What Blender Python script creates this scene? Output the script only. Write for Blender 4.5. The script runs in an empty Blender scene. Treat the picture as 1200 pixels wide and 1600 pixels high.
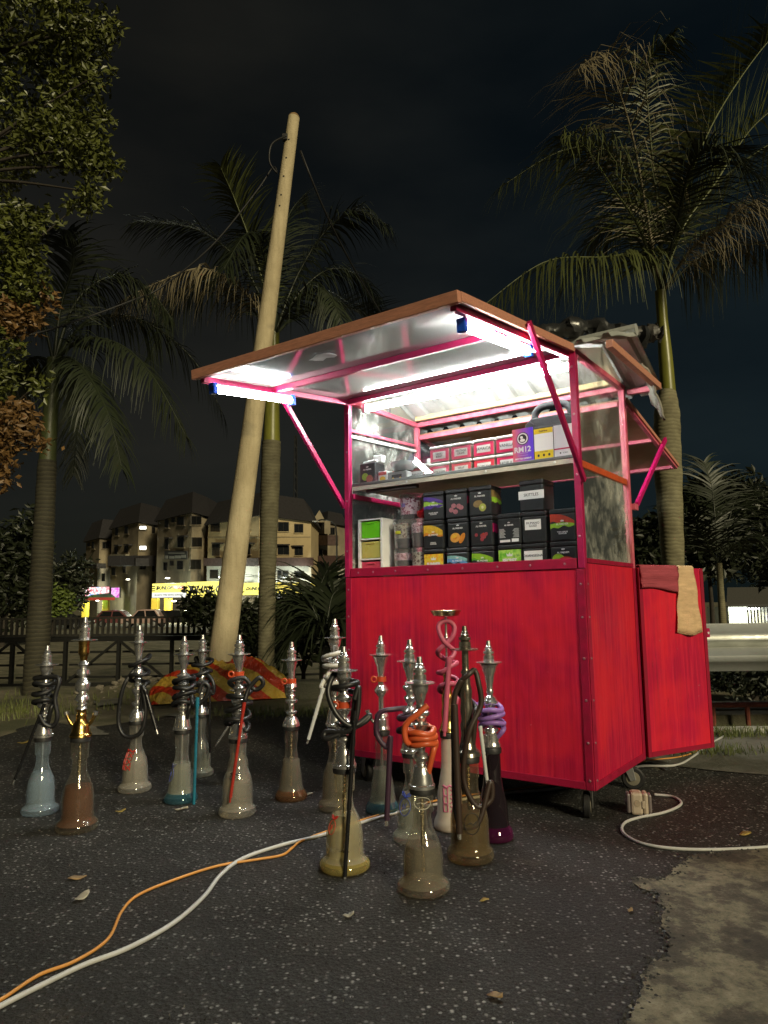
import bpy, math, random
from mathutils import Vector, Matrix
R = math.radians
rnd = random.Random(7)
S = bpy.context.scene
COL = S.collection

# ------------------------------------------------------------------ camera, sky, sun, exposure
FPX, PITCH, ROLL, CH = 1105.0, .1262, -.0121, .85
cd = bpy.data.cameras.new('camera'); cam = bpy.data.objects.new('camera', cd); COL.objects.link(cam)
cd.sensor_fit = 'VERTICAL'; cd.sensor_height = 36; cd.lens = FPX / 1600 * 36
cd.clip_start = .05; cd.clip_end = 600
cam.matrix_world = (Matrix.Translation((0, 0, CH)) @ Matrix.Rotation(math.pi / 2 + PITCH, 4, 'X')
                    @ Matrix.Rotation(ROLL, 4, 'Z'))
S.camera = cam

SUN_EL, SUN_AZ = R(25), R(-60)          # the lamp-like key comes from behind the camera, high
sdir = Vector((math.cos(SUN_EL) * math.cos(SUN_AZ), math.cos(SUN_EL) * math.sin(SUN_AZ), math.sin(SUN_EL)))
W_ = bpy.data.worlds.new('World'); S.world = W_; W_.use_nodes = True
nt = W_.node_tree; nt.nodes.clear()
def N(t, typ, **k):
    n = t.nodes.new(typ)
    for a, b in k.items(): setattr(n, a, b)
    return n
wo = N(nt, 'ShaderNodeOutputWorld'); bg = N(nt, 'ShaderNodeBackground')
sky = N(nt, 'ShaderNodeTexSky', sky_type='NISHITA', sun_disc=False)
sky.sun_elevation = SUN_EL; sky.sun_rotation = math.pi / 2 - SUN_AZ
tc = N(nt, 'ShaderNodeTexCoord'); mp = N(nt, 'ShaderNodeMapping'); mp.inputs['Scale'].default_value = (1, 1, 2.6)
no = N(nt, 'ShaderNodeTexNoise'); no.inputs['Scale'].default_value = 1.7; no.inputs['Detail'].default_value = 5
cr = N(nt, 'ShaderNodeValToRGB')
cr.color_ramp.elements[0].position = .36; cr.color_ramp.elements[0].color = (.0012, .0016, .0018, 1)
cr.color_ramp.elements[1].position = .70; cr.color_ramp.elements[1].color = (.0075, .0072, .0064, 1)
nt.links.new(tc.outputs['Generated'], mp.inputs['Vector']); nt.links.new(mp.outputs[0], no.inputs['Vector'])
nt.links.new(no.outputs['Fac'], cr.inputs['Fac'])
sc_ = N(nt, 'ShaderNodeVectorMath', operation='SCALE'); sc_.inputs['Scale'].default_value = .00055
ad = N(nt, 'ShaderNodeVectorMath', operation='ADD')
nt.links.new(sky.outputs[0], sc_.inputs[0]); nt.links.new(sc_.outputs[0], ad.inputs[0]); nt.links.new(cr.outputs[0], ad.inputs[1])
sp = N(nt, 'ShaderNodeSeparateXYZ'); nt.links.new(tc.outputs['Generated'], sp.inputs[0])
mr = N(nt, 'ShaderNodeMapRange'); mr.inputs['From Min'].default_value = -.35; mr.inputs['From Max'].default_value = .55; mr.interpolation_type = 'SMOOTHSTEP'
nt.links.new(sp.outputs[0], mr.inputs['Value'])
tn = N(nt, 'ShaderNodeMix', data_type='RGBA', blend_type='MULTIPLY'); tn.inputs[0].default_value = 1
tr_ = N(nt, 'ShaderNodeMix', data_type='RGBA'); tr_.inputs[6].default_value = (1.12, 1.06, .88, 1); tr_.inputs[7].default_value = (.62, 1.05, 1.28, 1)
nt.links.new(mr.outputs[0], tr_.inputs[0]); nt.links.new(tr_.outputs[2], tn.inputs[7]); nt.links.new(ad.outputs[0], tn.inputs[6])
nt.links.new(tn.outputs[2], bg.inputs['Color']); bg.inputs['Strength'].default_value = 1.0
nt.links.new(bg.outputs[0], wo.inputs['Surface'])

sl = bpy.data.lights.new('sun', 'SUN'); sl.energy = 2.0; sl.angle = R(10); sl.color = (1, .87, .56)
sun = bpy.data.objects.new('sun', sl); COL.objects.link(sun)
sun.rotation_euler = sdir.to_track_quat('Z', 'Y').to_euler(); sun.location = (0, -20, 20)

S.view_settings.view_transform = 'Standard'; S.view_settings.look = 'None'
S.view_settings.exposure = .5; S.view_settings.gamma = 1; S.view_settings.use_curve_mapping = False
S.render.engine = 'CYCLES'
cy = S.cycles
cy.use_denoising = True; cy.max_bounces = 7; cy.diffuse_bounces = 4; cy.glossy_bounces = 4
cy.transmission_bounces = 4; cy.transparent_max_bounces = 28; cy.caustics_reflective = False; cy.caustics_refractive = False
cy.sample_clamp_indirect = 4; cy.sample_clamp_direct = 0; cy.use_light_tree = True; cy.blur_glossy = .5
TUBE = 60.0        # radiance of the fluorescent tubes

# ------------------------------------------------------------------ pixel <-> place helpers (survey of the site)
def ray(px, py):
    a, b = px - 600, 800 - py; c, s = math.cos(ROLL), math.sin(ROLL)
    X, Y = a * c - b * s, a * s + b * c; cp, sp = math.cos(PITCH), math.sin(PITCH)
    return Vector((X / FPX, cp - Y / FPX * sp, sp + Y / FPX * cp))
EYE = Vector((0, 0, CH))
def gz(px, py, z=0.):
    r = ray(px, py); return EYE + r * ((z - CH) / r.z)
def gy(px, py, Y):
    r = ray(px, py); return EYE + r * (Y / r.y)
def onplane(px, py, p0, n):
    r = ray(px, py); return EYE + r * ((p0 - EYE).dot(n) / r.dot(n))

# ------------------------------------------------------------------ materials
MATS = {}
def new_mat(name):
    m = bpy.data.materials.new(name); m.use_nodes = True; t = m.node_tree; t.nodes.clear()
    o = N(t, 'ShaderNodeOutputMaterial'); MATS[name] = m
    return m, t, o
def lk(t, a, b): t.links.new(a, b)
def coords(t, scale=(1, 1, 1), kind='Object', rot=(0, 0, 0)):
    c = N(t, 'ShaderNodeTexCoord'); p = N(t, 'ShaderNodeMapping'); p.inputs['Scale'].default_value = scale
    p.inputs['Rotation'].default_value = rot
    lk(t, c.outputs[kind], p.inputs['Vector']); return p.outputs[0]
def noise(t, vec, s, d=4, r=.55):
    n = N(t, 'ShaderNodeTexNoise'); n.inputs['Scale'].default_value = s; n.inputs['Detail'].default_value = d
    n.inputs['Roughness'].default_value = r; lk(t, vec, n.inputs['Vector']); return n.outputs['Fac']
def ramp(t, fac, *stops):
    r = N(t, 'ShaderNodeValToRGB'); e = r.color_ramp.elements
    while len(e) < len(stops): e.new(.5)
    for el, (p, c) in zip(e, stops):
        el.position = p; el.color = (*c, 1) if len(c) == 3 else c
    lk(t, fac, r.inputs['Fac']); return r.outputs['Color']
def mixc(t, fac, a, b, mode='MIX'):
    m = N(t, 'ShaderNodeMix', data_type='RGBA', blend_type=mode)
    for s, v in ((0, fac), (6, a), (7, b)):
        if isinstance(v, (int, float)): m.inputs[s].default_value = v
        elif isinstance(v, tuple): m.inputs[s].default_value = (*v, 1) if len(v) == 3 else v
        else: lk(t, v, m.inputs[s])
    return m.outputs[2]
def bsdf(t, o, col, rough=.5, metal=0., bump=None, coat=0., spec=.5):
    b = N(t, 'ShaderNodeBsdfPrincipled')
    for s, v in (('Base Color', col), ('Roughness', rough)):
        if isinstance(v, (int, float)): b.inputs[s].default_value = v
        elif isinstance(v, tuple): b.inputs[s].default_value = (*v, 1)
        else: lk(t, v, b.inputs[s])
    b.inputs['Metallic'].default_value = metal; b.inputs['Coat Weight'].default_value = coat
    b.inputs['Coat Roughness'].default_value = .08; b.inputs['Specular IOR Level'].default_value = spec
    if bump:
        h, st, dist = bump; n = N(t, 'ShaderNodeBump'); n.inputs['Strength'].default_value = st; n.inputs['Distance'].default_value = dist
        lk(t, h, n.inputs['Height']); lk(t, n.outputs[0], b.inputs['Normal'])
    lk(t, b.outputs[0], o.inputs['Surface']); return b
def M(name, col, rough=.5, metal=0., var=.25, vs=14., bump=0., bs=60., coat=0., col2=None, stretch=(1, 1, 1), kind='Object', spec=.5):
    """plain worn surface: a base colour, a second one blended in by noise, fine relief"""
    if name in MATS: return MATS[name]
    m, t, o = new_mat(name); v = coords(t, stretch, kind)
    c2 = col2 or tuple(x * (1 - var) for x in col)
    n = noise(t, v, vs, 5, .6); c = ramp(t, n, (.32, c2), (.66, col))
    rr = ramp(t, n, (.3, (min(1, rough * 1.25),) * 3), (.7, (rough * .85,) * 3))
    bsdf(t, o, c, rr, metal, (noise(t, v, bs, 3), bump, .01) if bump else None, coat, spec)
    return m
def emit(name, col, s, sample=True):
    if name in MATS: return MATS[name]
    m, t, o = new_mat(name); e = N(t, 'ShaderNodeEmission'); e.inputs['Color'].default_value = (*col, 1)
    e.inputs['Strength'].default_value = s; lk(t, e.outputs[0], o.inputs['Surface'])
    if not sample: m.cycles.emission_sampling = 'NONE'
    return m
def glass(name, tint, haze=(.6, .6, .6), hz=.1, rough=.03, streak=None, film=.0):
    """thin wall: clear body, a hazy film on it, mirror reflection by Fresnel"""
    if name in MATS: return MATS[name]
    m, t, o = new_mat(name)
    tr = N(t, 'ShaderNodeBsdfTransparent'); tr.inputs[0].default_value = (*tint, 1)
    di = N(t, 'ShaderNodeBsdfDiffuse'); di.inputs[0].default_value = (*haze, 1)
    gl = N(t, 'ShaderNodeBsdfGlossy'); gl.inputs['Roughness'].default_value = rough
    a = N(t, 'ShaderNodeMixShader'); b = N(t, 'ShaderNodeMixShader')
    lf = N(t, 'ShaderNodeLayerWeight'); lf.inputs['Blend'].default_value = .5
    pw = N(t, 'ShaderNodeMath', operation='POWER'); lk(t, lf.outputs['Facing'], pw.inputs[0]); pw.inputs[1].default_value = 4.5
    fr = N(t, 'ShaderNodeMath', operation='MULTIPLY_ADD'); lk(t, pw.outputs[0], fr.inputs[0]); fr.inputs[1].default_value = .75; fr.inputs[2].default_value = .05
    if streak:
        v = coords(t, streak); f = noise(t, v, 5, 6, .65)
        f.node.inputs['Distortion'].default_value = 1.6
        f2 = noise(t, coords(t, (1.3, 1.3, 1.0)), 3.3, 3)
        mu = N(t, 'ShaderNodeMath', operation='MULTIPLY'); lk(t, f, mu.inputs[0]); lk(t, f2, mu.inputs[1])
        lk(t, ramp(t, mu.outputs[0], (.22, (film,) * 3), (.40, (hz,) * 3)), a.inputs['Fac'])
    else:
        f = noise(t, coords(t), 30, 4)
        lw = N(t, 'ShaderNodeLayerWeight'); lw.inputs['Blend'].default_value = .35      # a wall seen edge-on is a longer way through the glass
        e = ramp(t, lw.outputs['Facing'], (.25, (hz,) * 3), (.95, (min(1, hz * 3.2 + .06),) * 3))
        lk(t, mixc(t, 1., ramp(t, f, (.3, (.8,) * 3), (.7, (1,) * 3)), e, 'MULTIPLY'), a.inputs['Fac'])
    lk(t, tr.outputs[0], a.inputs[1]); lk(t, di.outputs[0], a.inputs[2])
    lk(t, fr.outputs[0], b.inputs['Fac']); lk(t, a.outputs[0], b.inputs[1]); lk(t, gl.outputs[0], b.inputs[2])
    lk(t, b.outputs[0], o.inputs['Surface']); return m

def red_paint():
    m, t, o = new_mat('red_paint')
    v = coords(t, (38, 38, 1.6)); st = noise(t, v, 1.6, 6, .62)
    big = noise(t, coords(t, (1.4, 1.4, 1.0)), 3.1, 3)
    c = ramp(t, st, (.28, (.32, .004, .034)), (.5, (.50, .008, .050)), (.74, (.70, .034, .066)))
    c = mixc(t, ramp(t, big, (.42, (0,) * 3), (.62, (.60,) * 3)), c, (.76, .020, .032))
    scr = noise(t, coords(t, (9, 9, 9)), 11, 2, .5)
    c = mixc(t, ramp(t, scr, (.73, (0,) * 3), (.76, (.5,) * 3)), c, (.62, .28, .30))
    sc2 = noise(t, coords(t, (30, 30, 3)), 3, 3, .6); c = mixc(t, ramp(t, sc2, (.70, (0,) * 3), (.74, (.6,) * 3)), c, (.16, .010, .018))
    dent = noise(t, coords(t, (1, 1, .8)), 4.5, 2); h = mixc(t, .9, st, dent)
    bsdf(t, o, c, ramp(t, st, (.3, (.50,) * 3), (.7, (.32,) * 3)), 0, (h, .5, .03), .0, .5)
    return m
RED = red_paint()
MAG = M('magenta_frame', (.42, .012, .085), .38, 0, .25, 20, .1, 90)
PNK = M('faded_pink_frame', (.66, .17, .21), .45, 0, .3, 18, .15, 70, col2=(.50, .06, .13))
ORG = M('orange_tube', (.62, .10, .03), .45)
WOODEDGE = M('awning_edge', (.60, .27, .18), .6, 0, .3, 25, .2, 120, stretch=(1, 8, 8))
LAM = M('white_laminate', (.34, .33, .315), .05, 0, .08, 5, .012, 9, coat=.5)
HARD = M('brown_hardboard', (.34, .18, .095), .55, 0, .2, 9, .1, 200)
def translucent(name, c, k):
    m, t, o = new_mat(name); n = noise(t, coords(t), 6, 4); cc = ramp(t, n, (.3, tuple(x * .85 for x in c)), (.7, c))
    d = N(t, 'ShaderNodeBsdfDiffuse'); tr = N(t, 'ShaderNodeBsdfTranslucent'); mx = N(t, 'ShaderNodeMixShader'); mx.inputs[0].default_value = k
    lk(t, cc, d.inputs[0]); lk(t, cc, tr.inputs[0]); lk(t, d.outputs[0], mx.inputs[1]); lk(t, tr.outputs[0], mx.inputs[2]); lk(t, mx.outputs[0], o.inputs['Surface']); return m
GABLE = translucent('cream_gable', (.88, .86, .74), .85)
TRIM = M('crimson_trim', (.38, .007, .046), .42, 0, .3, 20, .1, 90)
BLACKP = M('black_plastic', (.019, .020, .022), .38, 0, .3, 30, .05, 140)
TINM = M('tin_black', (.022, .024, .026), .34, .0, .35, 22, .04, 160)
STEEL = M('galvanised', (.55, .56, .56), .38, .85, .3, 6, .1, 60)
CHROME = M('chrome', (.96, .955, .94), .21, .93, coat=.6, var=.18, vs=24, bump=.03, bs=60)
CHROME_OLD = M('polished', (.90, .89, .87), .13, 1, .18, 24, .03, 60)
CHROMED = M('dark_chrome', (.42, .38, .31), .22, .9, .35, 40, .05, 120)
GOLD = M('gold_plate', (.78, .52, .16), .20, 1, .35, 40, .12, 240)
BRASS = M('antique_brass', (.42, .35, .22), .26, 1, .45, 70, .5, 300)
WHITE = M('white_paint', (.74, .74, .72), .45, 0, .08)
PAPER = M('paper', (.74, .74, .74), .6, 0, .06)
INK = M('ink', (.02, .02, .022), .6)
PRINT = M('white_print', (.72, .72, .72), .5, 0, .05)
RUBBER = M('rubber', (.014, .014, .015), .55, 0, .3, 40, .1, 120)
WOODSH = M('shelf_board', (.62, .56, .44), .55, 0, .35, 16, .1, 80, stretch=(2, 14, 14))
BLUE = M('blue_cap', (.02, .13, .90), .3)
LED = emit('tube_light', (.93, 1, .97), TUBE)
LEDB = emit('tube_light_inner', (.95, 1, .96), TUBE * 2.6)
def flat(name, c, r=.45, **k): return M(name, c, r, **k)

# ------------------------------------------------------------------ mesh builder
class MB:
    def __init__(s): s.v = []; s.f = []; s.m = []
    def add(s, vs, fs, mi=0):
        k = len(s.v); s.v += [tuple(p) for p in vs]
        for f in fs: s.f.append(tuple(i + k for i in f)); s.m.append(mi)
        return s
    def box(s, x0, x1, y0, y1, z0, z1, mi=0, T=None):
        vs = [Vector((x, y, z)) for x in (x0, x1) for y in (y0, y1) for z in (z0, z1)]
        if T: vs = [T @ p for p in vs]
        return s.add(vs, [(0, 1, 3, 2), (4, 6, 7, 5), (0, 4, 5, 1), (2, 3, 7, 6), (0, 2, 6, 4), (1, 5, 7, 3)], mi)
    def bar(s, p, q, w, h, up=(0, 0, 1), mi=0):
        p, q = Vector(p), Vector(q); d = (q - p).normalized(); up = Vector(up)
        if abs(d.dot(up)) > .98: up = Vector((0, 1, 0))
        a = d.cross(up).normalized(); b = a.cross(d).normalized()
        vs = [c + a * (sx * w / 2) + b * (sy * h / 2) for c in (p, q) for sx, sy in ((-1, -1), (1, -1), (1, 1), (-1, 1))]
        return s.add(vs, [(3, 2, 1, 0), (4, 5, 6, 7), (0, 1, 5, 4), (1, 2, 6, 5), (2, 3, 7, 6), (3, 0, 4, 7)], mi)
    def tube(s, path, r, n=8, cap=True, mi=0):
        P = [Vector(p) for p in path]; rs = r if isinstance(r, (list, tuple)) else [r] * len(P)
        k = len(s.v); prev = None
        for i, p in enumerate(P):
            d = (P[min(i + 1, len(P) - 1)] - P[max(i - 1, 0)])
            d = d.normalized() if d.length > 1e-9 else Vector((0, 0, 1))
            if prev is None:
                a = d.orthogonal().normalized()
            else:
                a = prev - d * prev.dot(d); a = a.normalized() if a.length > 1e-6 else d.orthogonal().normalized()
            prev = a; b = d.cross(a)
            for j in range(n):
                t = 2 * math.pi * j / n; s.v.append(tuple(p + (a * math.cos(t) + b * math.sin(t)) * rs[i]))
        for i in range(len(P) - 1):
            for j in range(n):
                s.f.append((k + i * n + j, k + i * n + (j + 1) % n, k + (i + 1) * n + (j + 1) % n, k + (i + 1) * n + j)); s.m.append(mi)
        if cap:
            s.f.append(tuple(k + j for j in reversed(range(n)))); s.m.append(mi)
            e = k + (len(P) - 1) * n; s.f.append(tuple(e + j for j in range(n))); s.m.append(mi)
        return s
    def lathe(s, prof, n=24, c=(0, 0, 0), mi=0, cap=True):
        k = len(s.v); c = Vector(c)
        for z, r in prof:
            for j in range(n):
                t = 2 * math.pi * j / n; s.v.append((c.x + r * math.cos(t), c.y + r * math.sin(t), c.z + z))
        for i in range(len(prof) - 1):
            for j in range(n):
                s.f.append((k + i * n + j, k + i * n + (j + 1) % n, k + (i + 1) * n + (j + 1) % n, k + (i + 1) * n + j)); s.m.append(mi)
        if cap:
            s.f.append(tuple(k + j for j in reversed(range(n)))); s.m.append(mi)
            e = k + (len(prof) - 1) * n; s.f.append(tuple(e + j for j in range(n))); s.m.append(mi)
        return s
    def prism(s, pts, off, mi=0):
        """a polygon of 3-D points pushed along off"""
        n = len(pts); a = [Vector(p) for p in pts]; off = Vector(off); b = [p + off for p in a]
        return s.add(a + b, [tuple(range(n)), tuple(reversed(range(n, 2 * n)))] +
                     [(i, i + n, (i + 1) % n + n, (i + 1) % n) for i in range(n)], mi)
    def mesh(s, name, mats, smooth=None):
        me = bpy.data.meshes.new(name); me.from_pydata(s.v, [], s.f)
        for m in (mats if isinstance(mats, (list, tuple)) else [mats]): me.materials.append(m)
        if len(me.materials) > 1: me.polygons.foreach_set('material_index', s.m)
        if smooth is not None:
            me.polygons.foreach_set('use_smooth', [True] * len(me.polygons))
            if smooth < 179: me.set_sharp_from_angle(angle=R(smooth))
        me.update(); return me
    def build(s, name, mats, parent=None, smooth=None, bevel=0, fix=False):
        me = s.mesh(name, mats, smooth)
        if fix:
            import bmesh
            bm = bmesh.new(); bm.from_mesh(me); bmesh.ops.recalc_face_normals(bm, faces=bm.faces); bm.to_mesh(me); bm.free()
        o = link(name, me, parent)
        if bevel:
            b = o.modifiers.new('bevel', 'BEVEL'); b.width = bevel; b.segments = 2; b.limit_method = 'ANGLE'; b.angle_limit = R(40)
        return o
def link(name, data, parent=None):
    o = bpy.data.objects.new(name, data); COL.objects.link(o)
    if parent: o.parent = parent
    return o
def tag(o, label=None, cat=None, group=None, kind=None):
    if label: o['label'] = label
    if cat: o['category'] = cat
    if group: o['group'] = group
    if kind: o['kind'] = kind
    return o
def thing(name, label, cat, loc=(0, 0, 0), rz=0, group=None):
    o = link(name, None); o.location = loc; o.rotation_euler.z = rz; o.empty_display_size = .05
    return tag(o, label, cat, group)
def smooth_path(pts, n=8, closed=False):
    P = [Vector(p) for p in pts]; out = []
    for i in range(len(P) - 1):
        a, b, c, d = P[max(i - 1, 0)], P[i], P[i + 1], P[min(i + 2, len(P) - 1)]
        for k in range(n):
            t = k / n
            out.append(.5 * ((2 * b) + (c - a) * t + (2 * a - 5 * b + 4 * c - d) * t * t + (3 * b - a - 3 * c + d) * t ** 3))
    out.append(P[-1]); return out
TXT = {}
def text(s, size, mat, parent, loc, name='lettering', rot=(math.pi / 2, 0, 0), xs=1., shear=0., bold=0., align='CENTER', ex=0.0004):
    key = (s, mat.name, shear, round(bold / size, 3), align, round(ex / size, 4))
    if key not in TXT:
        c = bpy.data.curves.new('lettering', 'FONT'); c.body = s; c.size = 1; c.align_x = align; c.align_y = 'CENTER'
        c.resolution_u = 2; c.shear = shear; c.offset = bold / size; c.extrude = ex / size
        c.space_line = .85
        tmp = bpy.data.objects.new('t', c); me = bpy.data.meshes.new_from_object(tmp)
        bpy.data.objects.remove(tmp); me.name = 'lettering'; me.materials.clear(); me.materials.append(mat); TXT[key] = me
    o = link(name, TXT[key], parent); o.location = loc; o.rotation_euler = rot; o.scale = (size * xs, size, size)
    return o

# ------------------------------------------------------------------ the cart's frame of reference
X0, Y0, YAW, CW, CD = -.19074, 3.512285, -.6219, 1.208785, .66351
ZB, ZC, ZT = .12444, 1.006, 1.8538
EX = Vector((math.cos(YAW), math.sin(YAW), 0)); EY = Vector((-math.sin(YAW), math.cos(YAW), 0)); OC = Vector((X0, Y0, 0))
def C(u, v, z): return OC + EX * u + EY * v + Vector((0, 0, z))

# ================================================================== GROUND
def asphalt():
    m, t, o = new_mat('asphalt'); v = coords(t)
    big = noise(t, v, .9, 4); mid = noise(t, v, 7, 5); fine = noise(t, v, 210, 3, .7)
    vo = N(t, 'ShaderNodeTexVoronoi'); vo.inputs['Scale'].default_value = 165
    vb = N(t, 'ShaderNodeSeparateColor'); lk(t, vo.outputs['Color'], vb.inputs[0])
    v2 = N(t, 'ShaderNodeVectorMath', operation='MULTIPLY_ADD'); nd = N(t, 'ShaderNodeTexNoise'); nd.inputs['Scale'].default_value = 260; lk(t, v, nd.inputs['Vector'])
    lk(t, nd.outputs['Color'], v2.inputs[0]); v2.inputs[1].default_value = (.006, .006, .006); lk(t, v, v2.inputs[2]); lk(t, v2.outputs[0], vo.inputs['Vector'])
    c = ramp(t, vb.outputs[0], (.0, (.007, .0066, .0055)), (.5, (.021, .0195, .016)), (.82, (.058, .054, .046)), (1., (.14, .132, .115)))
    c = mixc(t, .75, c, ramp(t, mid, (.3, (.35,) * 3), (.7, (1.2, 1.18, 1.12))), 'MULTIPLY')
    c = mixc(t, ramp(t, fine, (.5, (0,) * 3), (.75, (.6,) * 3)), c, (.07, .067, .06))
    chip = ramp(t, vb.outputs[1], (.935, (0,) * 3), (.995, (1,) * 3))
    shape = ramp(t, vo.outputs['Distance'], (.25, (1,) * 3), (.55, (0,) * 3))
    c = mixc(t, mixc(t, 1., chip, shape, 'MULTIPLY'), c, (.32, .31, .29))
    c = mixc(t, ramp(t, big, (.40, (0,) * 3), (.66, (.50,) * 3)), c, (.60, .018, .022))
    scr = noise(t, coords(t, (9, 9, 9)), 11, 2, .5)
    c = mixc(t, ramp(t, scr, (.73, (0,) * 3), (.76, (.5,) * 3)), c, (.62, .28, .30))
    sc2 = noise(t, coords(t, (30, 30, 3)), 3, 3, .6); c = mixc(t, ramp(t, sc2, (.70, (0,) * 3), (.74, (.6,) * 3)), c, (.16, .010, .018))
    dent = noise(t, coords(t, (1, 1, .8)), 4.5, 2); h = mixc(t, .9, st, dent)
    bsdf(t, o, c, ramp(t, st, (.3, (.50,) * 3), (.7, (.32,) * 3)), 0, (h, .5, .03), .0, .5)
    return m
RED = red_paint()
MAG = M('magenta_frame', (.42, .012, .085), .38, 0, .25, 20, .1, 90)
PNK = M('faded_pink_frame', (.66, .17, .21), .45, 0, .3, 18, .15, 70, col2=(.50, .06, .13))
ORG = M('orange_tube', (.62, .10, .03), .45)
WOODEDGE = M('awning_edge', (.60, .27, .18), .6, 0, .3, 25, .2, 120, stretch=(1, 8, 8))
LAM = M('white_laminate', (.30, .29, .275), .03, 0, .08, 5, .012, 9, coat=.5)
HARD = M('brown_hardboard', (.34, .18, .095), .55, 0, .2, 9, .1, 200)
def translucent(name, c, k):
    m, t, o = new_mat(name); n = noise(t, coords(t), 6, 4); cc = ramp(t, n, (.3, tuple(x * .85 for x in c)), (.7, c))
    d = N(t, 'ShaderNodeBsdfDiffuse'); tr = N(t, 'ShaderNodeBsdfTranslucent'); mx = N(t, 'ShaderNodeMixShader'); mx.inputs[0].default_value = k
    lk(t, cc, d.inputs[0]); lk(t, cc, tr.inputs[0]); lk(t, d.outputs[0], mx.inputs[1]); lk(t, tr.outputs[0], mx.inputs[2]); lk(t, mx.outputs[0], o.inputs['Surface']); return m
GABLE = translucent('cream_gable', (.84, .82, .70), .68)
TRIM = M('crimson_trim', (.33, .006, .036), .42, 0, .3, 20, .1, 90)
BLACKP = M('black_plastic', (.019, .020, .022), .38, 0, .3, 30, .05, 140)
TINM = M('tin_black', (.022, .024, .026), .34, .0, .35, 22, .04, 160)
STEEL = M('galvanised', (.55, .56, .56), .38, .85, .3, 6, .1, 60)
CHROME = M('chrome', (.92, .91, .88), .24, .9, coat=.6, var=.18, vs=24, bump=.03, bs=60)
CHROME_OLD = M('polished', (.90, .89, .87), .13, 1, .18, 24, .03, 60)
CHROMED = M('dark_chrome', (.42, .38, .31), .22, .9, .35, 40, .05, 120)
GOLD = M('gold_plate', (.78, .52, .16), .20, 1, .35, 40, .12, 240)
BRASS = M('antique_brass', (.42, .35, .22), .26, 1, .45, 70, .5, 300)
WHITE = M('white_paint', (.74, .74, .72), .45, 0, .08)
PAPER = M('paper', (.74, .74, .74), .6, 0, .06)
INK = M('ink', (.02, .02, .022), .6)
PRINT = M('white_print', (.72, .72, .72), .5, 0, .05)
RUBBER = M('rubber', (.014, .014, .015), .55, 0, .3, 40, .1, 120)
WOODSH = M('shelf_board', (.46, .38, .27), .55, 0, .35, 16, .1, 80, stretch=(2, 14, 14))
BLUE = M('blue_cap', (.02, .13, .90), .3)
LED = emit('tube_light', (.93, 1, .97), TUBE)
LEDB = emit('tube_light_inner', (.95, 1, .96), TUBE * 1.75)
def flat(name, c, r=.45, **k): return M(name, c, r, **k)

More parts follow.
